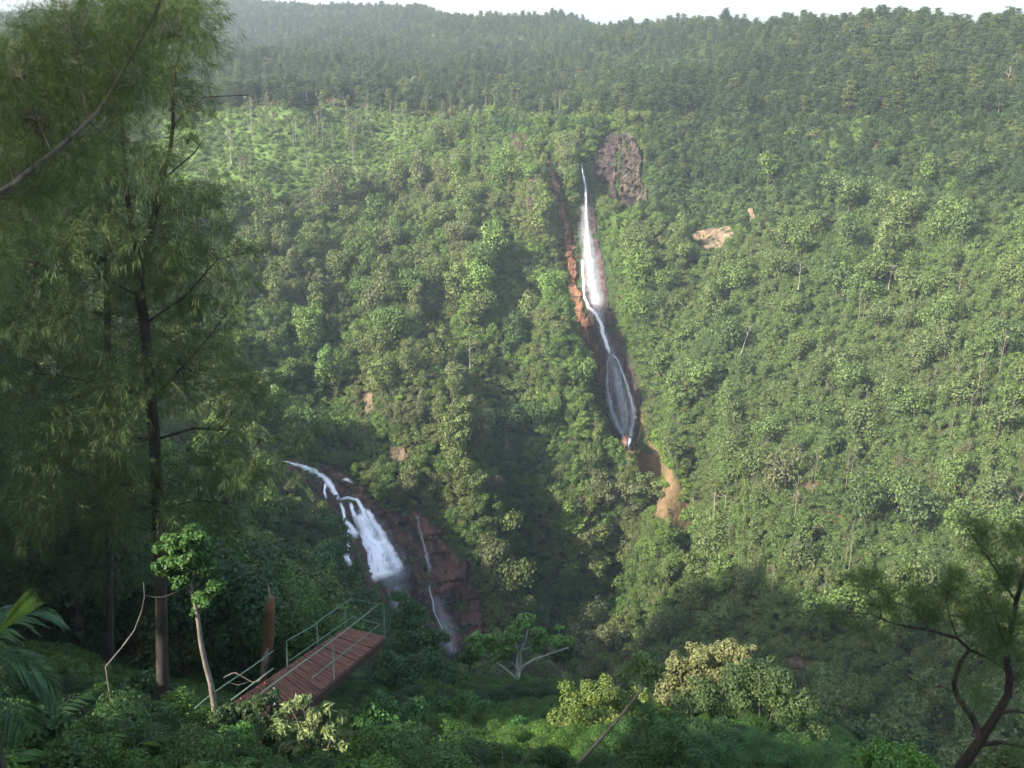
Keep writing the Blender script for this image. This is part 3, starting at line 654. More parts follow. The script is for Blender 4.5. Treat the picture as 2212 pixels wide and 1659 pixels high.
def scatter_stuff(name, key, protos, rest):
    s = stands[key]; P = s['P'][rest]; n_ = len(P)
    me = bpy.data.meshes.new(name); me.vertices.add(n_); me.vertices.foreach_set('co', P.astype(np.float32).ravel())
    a_ = me.attributes.new('tint', 'FLOAT_COLOR', 'POINT'); a_.data.foreach_set('color', np.concatenate([s['T'][rest], np.ones((n_, 1))], 1).astype(np.float32).ravel())
    a_ = me.attributes.new('sz', 'FLOAT', 'POINT'); a_.data.foreach_set('value', s['S'][rest].astype(np.float32))
    a_ = me.attributes.new('hz', 'FLOAT', 'POINT'); a_.data.foreach_set('value', rng.uniform(*((.8, 1.55) if key == 'broad' else (.6, .92) if key == 'pine' else (.8, 1.2)), n_).astype(np.float32))
    a_ = me.attributes.new('rz', 'FLOAT', 'POINT'); a_.data.foreach_set('value', (rng.random(n_)*6.28).astype(np.float32))
    a_ = me.attributes.new('vi', 'INT', 'POINT'); a_.data.foreach_set('value', rng.integers(0, len(protos), n_).astype(np.int32))
    o = link(name, me, kind='stuff')
    g = bpy.data.node_groups.new(name, 'GeometryNodeTree'); g.interface.new_socket('Geometry', in_out='INPUT', socket_type='NodeSocketGeometry'); g.interface.new_socket('Geometry', in_out='OUTPUT', socket_type='NodeSocketGeometry')
    N = g.nodes; gi = N.new('NodeGroupInput'); go = N.new('NodeGroupOutput'); ip = N.new('GeometryNodeInstanceOnPoints'); jn = N.new('GeometryNodeJoinGeometry')
    for k_, me_ in enumerate(protos):
        so = bpy.data.objects.new(name+'_source', me_); oi = N.new('GeometryNodeObjectInfo'); oi.inputs['Object'].default_value = so; oi.inputs['As Instance'].default_value = True
        g.links.new(oi.outputs['Geometry'], jn.inputs[0])
    def na(nm_, dt):
        x = N.new('GeometryNodeInputNamedAttribute'); x.data_type = dt; x.inputs['Name'].default_value = nm_; return x.outputs['Attribute']
    cx = N.new('ShaderNodeCombineXYZ'); g.links.new(na('rz', 'FLOAT'), cx.inputs[2])
    vs = N.new('ShaderNodeCombineXYZ'); sz_ = na('sz', 'FLOAT'); mz = N.new('ShaderNodeMath'); mz.operation = 'MULTIPLY'; g.links.new(sz_, mz.inputs[0]); g.links.new(na('hz', 'FLOAT'), mz.inputs[1])
    g.links.new(sz_, vs.inputs[0]); g.links.new(sz_, vs.inputs[1]); g.links.new(mz.outputs[0], vs.inputs[2])
    ip.inputs['Pick Instance'].default_value = True
    g.links.new(gi.outputs[0], ip.inputs['Points']); g.links.new(jn.outputs[0], ip.inputs['Instance']); g.links.new(na('vi', 'INT'), ip.inputs['Instance Index'])
    g.links.new(cx.outputs[0], ip.inputs['Rotation']); g.links.new(vs.outputs[0], ip.inputs['Scale']); g.links.new(ip.outputs[0], go.inputs[0])
    md = o.modifiers.new('scatter', 'NODES'); md.node_group = g
    return o
r_ = scatter_things('broad', BROAD, 300, 'broadleaf_tree', 'tree', 'broadleaf tree', 'broadleaf trees'); scatter_stuff('forest', 'broad', BROAD, r_)
r_ = scatter_things('pine', PINE, 260, 'pine_tree', 'pine tree', 'pine tree', 'pine trees'); scatter_stuff('pine_forest', 'pine', PINE, r_)
scatter_stuff('undergrowth', 'bush', BUSH, np.ones(len(stands['bush']['P']), bool))
scatter_things('stick', STICK, 300, 'slim_tree', 'tree', 'thin pale tree', 'thin pale trees')

# ================================================================== near side
def gz(x, y): return float(height(math.atan2(x, y), math.hypot(x, y))[0])
def base_at(px, py, r):
    """ground point below the thing seen at px,py at distance r"""
    p = at(px, py, r); return Vector((p.x, p.y, gz(p.x, p.y)))
def size_px(r, py): return r/math.cos(math.atan(abs(ue(1106, py)[1])))/F      # metres per picture unit
NEARBROAD = [proto_mesh('broadleaf_tree', *proto_broad(9.0, rng.uniform(2.6, 3.3), 6500, .24, i % 3), M_BARK, M_FOL) for i in range(4)]
NEARBUSH = [proto_mesh('bush', *proto_bush(2.2, rng.uniform(1.1, 1.6), 6500, .092), M_BARK, M_FOL) for i in range(4)]
# fern-like tuft: arching fronds with leaflets
def frond(p0, d, L, droop, leaf, n=26, w=.09, up=Vector((0, 0, 1))):
    """one pinnate frond: returns list of (V,F)"""
    d = Vector(d).normalized(); side = d.cross(up).normalized(); pts = []
    p = Vector(p0); v = d.copy(); st = L/n; Vs = []; Fs = []
    for i in range(n+1):
        pts.append(p.copy()); v = (v - up*droop*st*(.3+1.4*i/n)/max(L, .01)*1.0).normalized(); p = p+v*st
        if i > n*.12:
            t = i/n; ll = leaf*math.sin(math.pi*min(1, .15+t*.85))**.6*(1 if t < .9 else .7)
            for sg in (-1, 1):
                dr = (side*sg + v*.75 - up*.25 + Vector([random.gauss(0, .09) for _ in range(3)])).normalized()
                q = v.cross(dr).normalized().cross(dr)*w*leaf*.5
                tip = p+dr*ll - up*ll*.18; mid = p+dr*ll*.5+up*ll*.02
                o = len(Vs); Vs += [p, mid+q, tip, mid-q]; Fs.append((o, o+1, o+2, o+3))
    return (np.array([tuple(x) for x in Vs]), np.array(Fs)), tube(pts[::3]+[pts[-1]], taper(.012*L**.5, .003, len(pts[::3])+1), 4)
def proto_fern(n=9, L=1.1):
    lv, st = [], []
    for i in range(n):
        a = i*2.4+random.random(); d = (math.cos(a), math.sin(a), random.uniform(.6, 1.4))
        l, s_ = frond((0, 0, 0), d, L*random.uniform(.7, 1.1), 2.6, .2, 18, .22); lv.append(l); st.append(s_)
    return join(st), join(lv)
FERN = [proto_mesh('fern', *proto_fern(), M_BARK, M_FOL) for i in range(3)]

# keep the walkway, the falls and the open views clear of near growth
DECK_ZONE = [(500,1470),(600,1370),(700,1300),(770,1275),(830,1290),(850,1380),(700,1540),(560,1640),(470,1560)]
def blocks(px_, py_top, r):
    lim = np.interp(px_, [0, 470, 560, 760, 850, 1140, 1180, 1700, 1760, 2212], [1330, 1380, 1650, 1600, 1500, 1540, 1700, 1680, 1640, 1640]); far_ = np.interp(r, [20, 60], [60, -40]) 
    z = poly_mask(px_, py_top, DECK_ZONE) & (r < 33)
    z |= py_top < lim+far_
    z |= (px_ > 1140) & (px_ < 1215) & (py_top < 1600)
    z |= (px_ > 850) & (px_ < 1140) & (py_top < 1400)
    z |= (px_ > 1720) & (py_top < 1600) & (r < 90)
    z |= (px_ > 560) & (px_ < 850) & (py_top < 1290) & (r < 100)
    return z
def near_stand(n, rmin, rmax, d, smin, smax, hgt, names):
    ok = (TF[:, 0]//NU); r0 = RR[ok]; u0 = UU[TF[:, 0] % NU]; sel = (r0 > rmin) & (r0 < rmax) & (np.abs(u0) < .62)
    Fq = TF[sel]; A, B, C_, D = (TV[Fq[:, i]] for i in range(4)); ar = np.linalg.norm(np.cross(C_-A, D-B), axis=1)
    k = rng.choice(len(Fq), n, p=ar/ar.sum()); s, t = rng.random(n)[:, None], rng.random(n)[:, None]
    P = thin((A[k]*(1-s)+B[k]*s)*(1-t)+(D[k]*(1-s)+C_[k]*s)*t, d)
    S = rng.uniform(smin, smax, len(P)); x, y = project(P[:, 0], P[:, 1], P[:, 2]); xt, yt = project(P[:, 0], P[:, 1], P[:, 2]+S*hgt)
    r = np.hypot(P[:, 0], P[:, 1]); ok = (~blocks(xt, yt, r) & ~blocks(x, (y+yt)/2, r) if not names else ~(poly_mask(xt, yt, DECK_ZONE) & (r < 33)) & ((r > 15) | (yt > 1625)) & ((yt > 1550) | (r > 26))) & visible(P[:, 0], P[:, 1], P[:, 2], 3) & (yt < 1750) & (x > -200) & (x < 2400)
    P, S, x, y = P[ok], S[ok], x[ok], y[ok]; q = fbm(P[:, 0]/4, P[:, 1]/4, s=71, o=3)
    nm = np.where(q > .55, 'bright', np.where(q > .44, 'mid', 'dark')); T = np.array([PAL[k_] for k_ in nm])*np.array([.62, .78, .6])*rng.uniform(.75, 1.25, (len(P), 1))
    return dict(P=P, T=T, S=S, px=x, py=y, N=nm)
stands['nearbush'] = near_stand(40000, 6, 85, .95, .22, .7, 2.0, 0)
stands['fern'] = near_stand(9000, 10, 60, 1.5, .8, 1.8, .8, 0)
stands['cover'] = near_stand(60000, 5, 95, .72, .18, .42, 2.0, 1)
print('near', len(stands['cover']['P']), len(stands['nearbush']['P']), len(stands['fern']['P']))
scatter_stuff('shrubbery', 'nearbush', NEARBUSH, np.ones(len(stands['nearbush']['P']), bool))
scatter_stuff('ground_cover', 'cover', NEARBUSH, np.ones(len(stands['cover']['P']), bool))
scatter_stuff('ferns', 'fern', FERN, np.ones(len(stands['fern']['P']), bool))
# dark trees on the gorge side at left
PT = []
for i in range(3000):
    px_, r = random.uniform(-180, 640), random.uniform(34, 112)
    x = at(px_, 1200, r); z = gz(x.x, x.y); s_ = random.uniform(.75, 1.25)*(.6+.4*min(1, r/80))
    X, Y = project(x.x, x.y, z+9*s_); X0, Y0 = project(x.x, x.y, z)
    lim = np.interp(X, [-200, 60, 300, 480, 560, 600, 640, 700, 760], [640, 660, 700, 730, 760, 1000, 1060, 1160, 1300])
    if Y < lim or (X > 585 and Y < 1090 and X < 640) or X > 760: continue
    if poly_mask(np.array([X]), np.array([Y]), DECK_ZONE)[0] and r < 50: continue
    hp_ = 9*s_*F/r; wq = 2.8*s_*F/r
    if any(poly_mask(np.array([X+g_*wq]), np.array([Y+f_*hp_]), LOW_ROCK)[0] for g_ in (-.9, 0, .9) for f_ in (.05, .3, .6)): continue
    if any((x.x-a)**2+(x.y-b)**2 < (2.6*s_)**2*1.1 for a, b, *_ in PT): continue
    PT.append((x.x, x.y, z, s_, X, Y))
print('gorge trees', len(PT))
for i, (x, y, z, s_, X, Y) in enumerate(PT):
    o = bpy.data.objects.new('gorge_tree', NEARBROAD[i % 4]); SC.collection.objects.link(o); o.location = (x, y, z); o.rotation_euler = (0, 0, random.random()*6.28); o.scale = (s_, s_, s_)
    nm_ = random.choice(['mid', 'dark', 'mid', 'bright', 'olive']); o['tint'] = [c*random.uniform(.75, 1.0) for c in PAL[nm_]]
    w = 'left of the walkway railing' if Y > 1250 else 'on the shaded gorge side near the broad falls' if X > 450 else 'deep in shade behind the left needle trees'
    o['label'] = f"shaded {CW[nm_]} leafy tree {w}"; o['category'] = 'tree'; o['group'] = f'shaded {CW[nm_]} trees {w}'
# the wood on the rise behind and left of the viewer, out of the picture, that shades the near side
sd_ = Vector((math.sin(math.radians(SUN_AZ)), math.cos(math.radians(SUN_AZ)), 0)); pd_ = Vector((sd_.y, -sd_.x, 0))
B = []
for i in range(4000):
    s_, t = random.uniform(-62, -14), random.uniform(-160, 60)
    p = sd_*s_ + pd_*t
    az = math.degrees(math.atan2(p.x, p.y))
    if -36 < az < 36: continue
    if abs(t+18.6) < 2.6+.30*max(3, -.727*s_-gz(p.x, p.y)): continue
    z = gz(p.x, p.y); want = -.727*s_*(math.tan(math.radians(SUN_EL))/.727) + (1.5 if t > -8 else -2 if t > -17 else 2.5 if t > -52 else 0 if t > -76 else -9 if t > -116 else -16)
    h = want - z + random.uniform(-1.5, 1.0)
    if h < 2.5 or h > 22: continue
    if any((p.x-a)**2+(p.y-b)**2 < 2.7**2 for a, b, *_ in B): continue
    B.append((p.x, p.y, z, h))
print('shade trees', len(B))
stands['shade'] = dict(P=np.array([b_[:3] for b_ in B]), S=np.array([b_[3]/9.6 for b_ in B]), T=np.tile(np.array(PAL['mid']), (len(B), 1)))
scatter_stuff('woodland', 'shade', NEARBROAD, np.ones(len(B), bool))

# ------------------------------------------------------------------ walkway with railings
M_PLANK = simple_mat('rusty_planks', (.10, .038, .025), (.21, .078, .048), 3.0, .8, (1, 1, 1), .3, .02, (.10, .045, .03))
M_STEEL = simple_mat('dark_steel', (.03, .02, .018), (.10, .05, .04), 6, .7)
M_RAIL = simple_mat('green_rail', (.12, .19, .13), (.19, .29, .20), 9, .55)
FL, FR = at(748, 1355, 32.2), at(832, 1375, 32.0)
NL, NR = at(500, 1519, 22.0), at(560, 1604, 21.0)
wroot = link('walkway', None, None, tuple((FL+FR+NL+NR)/4), label='rusty red metal walkway with green pipe railings ending in mid air above the gorge', category='walkway')
W0 = Vector(wroot.location)
LEN = ((FL-NL).length+(FR-NR).length)/2; nrm = (FR-FL).cross(NL-FL).normalized(); nrm = nrm if nrm.z > 0 else -nrm
def hexa(c, top, th):
    """slab with four upper corners c and thickness th along -top"""
    V = [Vector(v) for v in c]+[Vector(v)-top*th for v in c]
    return np.array([tuple(v-W0) for v in V]), np.array([(0, 1, 2, 3), (7, 6, 5, 4), (0, 4, 5, 1), (1, 5, 6, 2), (2, 6, 7, 3), (3, 7, 4, 0)])
pl = []; n_pl = 44
for i in range(n_pl):
    a, b = i/n_pl, (i+1)/n_pl-(.0025 if (i+1) % 7 else .008)
    j = random.uniform(-.012, .012)
    pl.append(hexa([FL.lerp(NL, a)+nrm*j, FR.lerp(NR, a)+nrm*j, FR.lerp(NR, b)+nrm*j, FL.lerp(NL, b)+nrm*j], nrm, .04))
V, Fq = join(pl); link('deck', mesh_np('deck', V, Fq, [M_PLANK]), wroot)
def bar(a, b, w, h, top=nrm):
    a, b = Vector(a), Vector(b); d = (b-a).normalized(); s_ = d.cross(top).normalized()*w*.5; t = top*h
    return hexa([a-s_, b-s_, b+s_, a+s_], top, h)
for q in (0.0, 1.0):
    a, b = FL.lerp(FR, q)-nrm*.045, NL.lerp(NR, q)-nrm*.045
    V, Fq = bar(a, b, .10, .28); link('beam', mesh_np('beam', V, Fq, [M_STEEL]), wroot)
V, Fq = join([bar(FL.lerp(NL, t)-nrm*.05, FR.lerp(NR, t)-nrm*.05, .07, .14) for t in (.01, .2, .4, .6, .8, .97)]); link('crossbeam', mesh_np('crossbeam', V, Fq, [M_STEEL]), wroot)
def pipe(name, pts, rad=.015, mat=None):
    V, Fq = tube([Vector(p)-W0 for p in pts], [rad]*len(pts), 6); return link(name, mesh_np(name, V, Fq, [mat or M_RAIL], smooth=True), wroot)
ZL = Vector((0, 0, 1))
def onedge(px_, py_, side):
    """point on the railing above one edge of the deck, where the picture shows it"""
    e0, e1 = (FL, NL) if side == 'L' else (FR, NR); d = ray(px_, py_)
    k = Vector((0, 0, 0)); n_ = (e1-e0).cross(ZL).normalized(); t = e0.dot(n_)/d.dot(n_); return d*t
Lt = [onedge(*p, 'L') for p in ((759,1293),(694,1337),(680,1350),(620,1384))]
Lt2 = [onedge(*p, 'L') for p in ((592,1405),(545,1440),(495,1473),(455,1501),(421,1530))]
Rt = [onedge(*p, 'R') for p in ((817,1306),(735,1371),(667,1421),(556,1503),(520,1532))]
pipe('handrail', Lt); pipe('handrail', Lt2); pipe('handrail', Rt, .019); pipe('handrail', [Lt[0], Rt[0]])
pipe('middle_rail', [onedge(761,1333,'L'), onedge(627,1426,'L')], .018); pipe('middle_rail', [onedge(821,1348,'R'), onedge(676,1463,'R')], .018)
pipe('middle_rail', [onedge(761,1333,'L'), onedge(821,1348,'R')], .018)
pipe('middle_rail', [onedge(590,1444,'L'), onedge(500,1512,'L')], .018)
for q, side in ((.0, 'L'), (.0, 'R'), (.32, 'L'), (.60, 'L'), (.5, 'R'), (.9, 'R')):
    e0, e1 = (FL, NL) if side == 'L' else (FR, NR); b_ = e0.lerp(e1, q)
    rail = Lt+Lt2 if side == 'L' else Rt; X0 = [(v-b_).dot((e1-e0).normalized()) for v in rail]; k = sorted(range(len(rail)), key=lambda i: abs(X0[i]))[:2]
    hgt_ = rail[k[0]].z - (e0.lerp(e1, min(max((rail[k[0]]-e0).length/(e1-e0).length, 0), 1))).z
    pipe('post', [b_-nrm*.1, Vector((b_.x, b_.y, b_.z+max(.8, min(1.15, hgt_))))], .022)
for q in (.6, .95):
    for e0, e1 in ((FL, NL), (FR, NR)):
        b_ = e0.lerp(e1, q); pipe('support', [b_-nrm*.2, Vector((b_.x, b_.y, gz(b_.x, b_.y)-.5))], .06, M_STEEL)

# ------------------------------------------------------------------ helpers for single plants
def blob_crown(blobs, r, nl, leaf, aspect=1.5, spread=.8, shell=(.6, 1.1), nz=.3, seedj=0):
    """leafy crown from (px,py,radius px) blobs at distance r; world coordinates"""
    L = []
    for bl in blobs:
        px_, py_, rp = bl[:3]; m_ = size_px(r, py_)*rp; p = at(px_, py_, r+(bl[3] if len(bl) > 3 else random.uniform(-spread, spread)*m_)); L.append((*p, m_*.72, m_*.72, m_*.6))
        for _ in range(6):
            o_ = Vector([random.gauss(0, 1) for _ in range(3)]).normalized()*m_*random.uniform(.55, .95); q = m_*random.uniform(.22, .45); L.append((p.x+o_.x, p.y+o_.y, p.z+o_.z*.8, q, q, q*.8))
    C, N = lobes_points(L, nl, shell, .5); N = N/np.linalg.norm(N, axis=1, keepdims=True)+rng.normal(size=N.shape)*.5+np.array([0, 0, nz])
    return cards(C, N, leaf*rng.uniform(.6, 1.3, nl), aspect)
def limb(pts, r, w0, w1, sides=7, jit=0):
    P = [at(a, b, r+(random.uniform(-jit, jit) if jit and i else 0)) for i, (a, b, *_) in enumerate(pts)]
    return P, tube(P, taper(w0, w1, len(P)), sides)
def plant(name, base, label, cat, trunk=None, crown=None, bark=M_BARK, fol=M_FOL, tint=(.06, .12, .03), extra=(), group=None):
    o = link(name, None, None, tuple(base), label=label, category=cat)
    if group: o['group'] = group
    b_ = np.array(base)
    def sub(nm_, g, mat, **kw):
        V, Fq = g; c = link(nm_, mesh_np(nm_, V-b_, Fq, [mat], fattr={'lv': rng.random(len(Fq))}, smooth=nm_ in ('trunk', 'branches')), o); c['tint'] = [float(x) for x in tint]
        for k_, v_ in kw.items(): c[k_] = v_
        return c
    if trunk is not None: sub('trunk', trunk, bark)
    if crown is not None: sub('crown', crown, fol)
    for nm_, g, mat in extra: sub(nm_, g, mat)
    return o
def to_ground(pts, r):
    """first point of a trunk, carried down to the soil"""
    p = at(pts[0][0], pts[0][1], r); return Vector((p.x, p.y, gz(p.x, p.y)-.3))
def needles(Cl, n_spray, n_need, ln, wd, dirs=None, droop=.3, rad=.5, up=.2):
    """feathery needle foliage around cluster centres Cl (k,3), thin strips"""
    k = len(Cl); D = rng.normal(size=(k, n_spray, 3)) + (0 if dirs is None else dirs[:, None]*1.0); D /= np.linalg.norm(D, axis=2, keepdims=True)
    S = Cl[:, None]+D*rng.uniform(.1, 1, (k, n_spray, 1))*rad*(rng.uniform(.6, 1.4, (k, 1, 1)))
    S = S.reshape(-1, 3); D = D.reshape(-1, 3); m_ = len(S)
    Q = D[:, None]*1.1 + rng.normal(size=(m_, n_need, 3))*.55 + np.array([0, 0, up]); Q /= np.linalg.norm(Q, axis=2, keepdims=True)
    A = S[:, None]+rng.normal(size=(m_, n_need, 3))*ln*.18; l = ln*rng.uniform(.6, 1.3, (m_, n_need, 1)); Bt = A+Q*l - np.array([0, 0, 1])*l*droop
    A, Bt, Q = A.reshape(-1, 3), Bt.reshape(-1, 3), Q.reshape(-1, 3); M_ = (A+Bt)/2+np.array([0, 0, 1])*l.reshape(-1, 1)*droop*.3
    T = np.cross(Q, rng.normal(size=Q.shape)); T /= np.linalg.norm(T, axis=1, keepdims=True); T *= wd*.5
    V = np.stack([A, M_+T, Bt, M_-T], 1).reshape(-1, 3); return V, np.arange(len(V)).reshape(-1, 4)
def clusters_in(poly, r0, r1, n_, hole=None, densf=None):
    xs = [p[0] for p in poly]; ys = [p[1] for p in poly]; out = []
    while len(out) < n_:
        a, b = random.uniform(min(xs), max(xs)), random.uniform(min(ys), max(ys))
        if not poly_mask(np.array([a]), np.array([b]), poly)[0]: continue
        d = float(fbm(a/70, b/55, s=33, o=3)[()]) if True else 0
        if d < .44+random.uniform(-.06, .06) and random.random() < .8: continue
        out.append((a, b, random.uniform(r0, r1)))
    return out
def feed(limbs, cl, wd, maxd=4.0):
    """thin crooked twigs from the nearest limb point to every foliage cluster"""
    pts = [p for L in limbs for a, b in zip(L[:-1], L[1:]) for p in (a, a.lerp(b, .33), a.lerp(b, .66))]; res = []; D = []
    for c in cl:
        q = min(pts, key=lambda p: (p-c).length_squared + 2.0*max(0, p.z-c.z+.3)**2); d = (c-q); D.append(d.normalized() if d.length > 0 else Vector((0, 0, 1)))
        if d.length > maxd: continue
        res.append(tube(wander(q, c, 4, .10), taper(wd*(.5+.3*d.length), wd*.25, 5), 4)); 
    return res, np.array([tuple(x) for x in D])

M_STEM2 = simple_mat('lichen_bark', (.05, .045, .035), (.26, .22, .16), 9, stretch=(1, 1, .5))
# ------------------------------------------------------------------ needle trees on the left
R1 = 24.0
tr = [(352,1520),(347,1250),(334,950),(326,850),(312,700),(303,640),(302,580),(300,560)]
g0 = to_ground(tr, R1); P_, _ = limb(tr, R1, .2, .1); P_ = [g0]+P_
LIM = [[(300,560),(288,500),(276,430),(270,370),(262,250),(246,100),(238,-60)], [(300,560),(322,520),(338,450),(350,390),(366,330),(374,270),(372,200),(384,130),(392,60),(400,-70)],
       [(304,575),(326,480),(342,400),(356,330)], [(347,843),(392,795),(430,753),(480,690),(512,650)], [(330,860),(280,845),(230,832),(150,815),(60,803)], [(272,370),(200,395),(140,425),(60,430)],
       [(334,950),(420,925),(500,930),(590,960)], [(303,640),(220,600),(150,590),(40,560)], [(312,700),(400,640),(470,560),(530,545)], [(350,390),(420,330),(440,300)], [(374,270),(440,210),(540,205)], [(340,1100),(430,1080),(520,1090)]]
LW = [(.085, .02), (.09, .02), (.035, .012), (.035, .012), (.035, .012), (.03, .01), (.04, .012), (.03, .01), (.03, .01), (.025, .01), (.025, .008), (.03, .01)]
tp = [tube(P_, taper(.17, .095, len(P_)), 8)]; LP_ = [P_]
for l_, (a, b) in zip(LIM, LW): q, t_ = limb(l_, R1, a, b, 6, .25); q[0] = at(l_[0][0], l_[0][1], R1); tp.append(t_); LP_.append(q)
polyA = [(0,250),(60,120),(150,60),(220,-40),(420,-60),(470,40),(455,95),(430,140),(400,180),(480,195),(585,215),(560,235),(440,235),(400,300),(380,360),(385,400),(450,400),(500,440),(530,500),(555,560),(520,620),(540,665),(490,720),(490,780),(560,850),(620,890),(655,960),(620,1000),(560,1010),(480,1100),(560,1160),(500,1130),(300,1120),(60,1150),(0,900)]
cl = [at(*c) for c in clusters_in(polyA, R1-2.4, R1+2.4, 420)]
tw, D = feed(LP_, cl, .012)
nd = needles(np.array([tuple(c) for c in cl]), 30, 15, .20, .0095, D*.8, .4, .75, .0)
plant('needle_tree', g0, 'tall feathery needle tree on the left whose dark trunk forks halfway up', 'tree', join(tp+tw), nd, M_DARKBARK, M_NEEDLE, (.060, .095, .026))
R2 = 31.0
tr = [(238,1500),(236,1250),(232,900),(232,560),(236,300),(246,120),(236,-60)]; g0 = to_ground(tr, R2); P_, _ = limb(tr, R2, .2, .1); P_ = [g0]+P_
polyB = [(-40,60),(60,120),(120,160),(180,250),(330,330),(420,500),(420,700),(380,1000),(420,1180),(250,1260),(-40,1250)]
cl = [at(*c) for c in clusters_in(polyB, R2-2.5, R2+2.5, 300)]; tw, D = feed([P_], cl, .012, 9)
nd = needles(np.array([tuple(c) for c in cl]), 22, 16, .27, .012, D*.4, .4, .95, .0)
plant('needle_tree', g0, 'thin straight needle tree standing left of the forked one', 'tree', join([tube(P_, taper(.16, .05, len(P_)), 7)]+tw), nd, M_DARKBARK, M_NEEDLE, (.055, .092, .028))
R3 = 11.0
tr = [(-60,450),(32,395),(75,360),(112,332),(150,300),(192,262),(218,232),(240,198),(262,160),(290,110),(312,70),(332,38),(352,-14),(365,-60)]
g0 = base_at(-330, 700, R3); P_, _ = limb(tr, R3, .2, .1); P_ = [Vector((g0.x, g0.y, g0.z-.3)), at(-200, 540, R3)]+P_
LIM = [[(295,98),(330,80),(380,75),(430,85)], [(262,160),(230,140),(200,130),(150,150)], [(192,262),(180,200),(170,110),(150,60)], [(112,332),(80,260),(60,200),(40,150)], [(192,262),(240,300),(300,310)], [(240,198),(290,180),(340,120)]]
tp = [tube(P_, taper(.034, .012, len(P_)), 8)]; LP_ = [P_[2:]]
for l_ in LIM: q, t_ = limb(l_, R3, .010, .004, 5, .15); tp.append(t_); LP_.append(q)
polyC = [(-60,180),(20,60),(90,20),(160,-60),(420,-60),(440,-10),(410,50),(360,90),(330,160),(280,260),(200,330),(120,420),(60,540),(-60,640)]
cl = [at(*c) for c in clusters_in(polyC, R3-.1, R3+2.2, 300)]; tw, D = feed(LP_, cl, .006, 2.6)
nd = needles(np.array([tuple(c) for c in cl]), 20, 15, .11, .0042, D*.5, .35, .34, .05)
plant('needle_tree', g0, 'slender pale stemmed needle tree leaning in from the upper left corner', 'tree', join(tp+tw), nd, M_STEM2, M_NEEDLE, (.115, .165, .045))

# ------------------------------------------------------------------ pine on the right
R4 = 10.5
tr = [(2060,1690),(2075,1659),(2108,1613),(2128,1583),(2158,1536),(2178,1499),(2181,1456),(2175,1433),(2180,1390),(2195,1300),(2225,1200)]
g0 = to_ground([(2040,1740)], R4); P_, _ = limb(tr, R4, .2, .1); P_ = [g0]+P_
tp = [tube(P_, taper(.075, .02, len(P_)), 9)]; LP_ = [P_]
LIM = [([(2118,1590),(2101,1549),(2078,1519),(2066,1499),(2061,1478),(2066,1456),(2075,1429),(2095,1403),(2068,1379),(2008,1361),(1958,1353),(1918,1343),(1881,1326),(1828,1323)], .040, .007),
 ([(2095,1403),(2138,1423),(2172,1448)], .018, .010), ([(2066,1499),(2035,1483),(2005,1484),(1958,1463)], .010, .003), ([(2035,1483),(2010,1462)], .006, .002),
 ([(2121,1609),(2161,1603),(2212,1612),(2260,1620)], .03, .015), ([(2158,1539),(2190,1536),(2230,1543)], .025, .012), ([(2008,1361),(1980,1320),(1930,1300),(1880,1260)], .010, .004),
 ([(2068,1379),(2050,1330),(2040,1290)], .010, .004), ([(2181,1430),(2150,1330),(2120,1260)], .015, .005), ([(2195,1300),(2150,1230),(2110,1170),(2085,1135)], .014, .004), ([(2066,1456),(2090,1470)], .006, .003)]
for l_, a, b in LIM: q, t_ = limb(l_, R4, a, b, 7, .12); q[0] = at(*l_[0], R4); tp.append(t_); LP_.append(q)
cl = []
for px_, py_, rp, n_ in ((1875,1262,34,9),(1905,1312,26,7),(1960,1292,42,12),(2012,1312,42,13),(2060,1285,42,12),(2112,1330,46,15),(2170,1350,50,17),(2200,1255,50,14),(2122,1158,34,8),(2085,1125,16,3),(2180,1180,44,11),(2150,1392,40,12),(2195,1425,40,11),
    (1800,1325,22,4),(2090,1470,14,3),(2112,1508,22,5),(1880,1385,26,4),(1935,1345,20,4),(2150,1230,40,9),(2190,1640,30,5),(2205,1480,20,4)):
    for _ in range(max(2, int(n_*.85))): cl.append(at(px_+random.gauss(0, rp*.5), py_+random.gauss(0, rp*.42), R4+random.gauss(0, .3)))
tw, D = feed(LP_, cl, .006, 2)
nd = needles(np.array([tuple(c) for c in cl]), 3, 42, .17, .0040, D, .08, .08, .45)
plant('pine_tree', g0, 'near pine with a crooked dark forked trunk in the lower right corner', 'tree', join(tp+tw), nd, M_DARKBARK, M_NEEDLE, (.066, .115, .032))
# ------------------------------------------------------------------ single plants of the near slope
def shrub(name, label, cat, blobs, r, nl, leaf, tint, asp=1.5, stems=5, bark=M_BARK, **kw):
    cx_ = sum(b_[0] for b_ in blobs)/len(blobs); lo = max(b_[1]+b_[2] for b_ in blobs); g0 = base_at(cx_, lo, r); g0.z -= .2
    parts = []
    for b_ in blobs[:stems]:
        e = at(b_[0], b_[1], r); parts.append(tube(wander(g0, e, 5, .05), taper(.035, .012, 6), 5))
    return plant(name, g0, label, cat, join(parts), blob_crown(blobs, r, nl, leaf, asp, **kw), bark, M_FOL, tint)
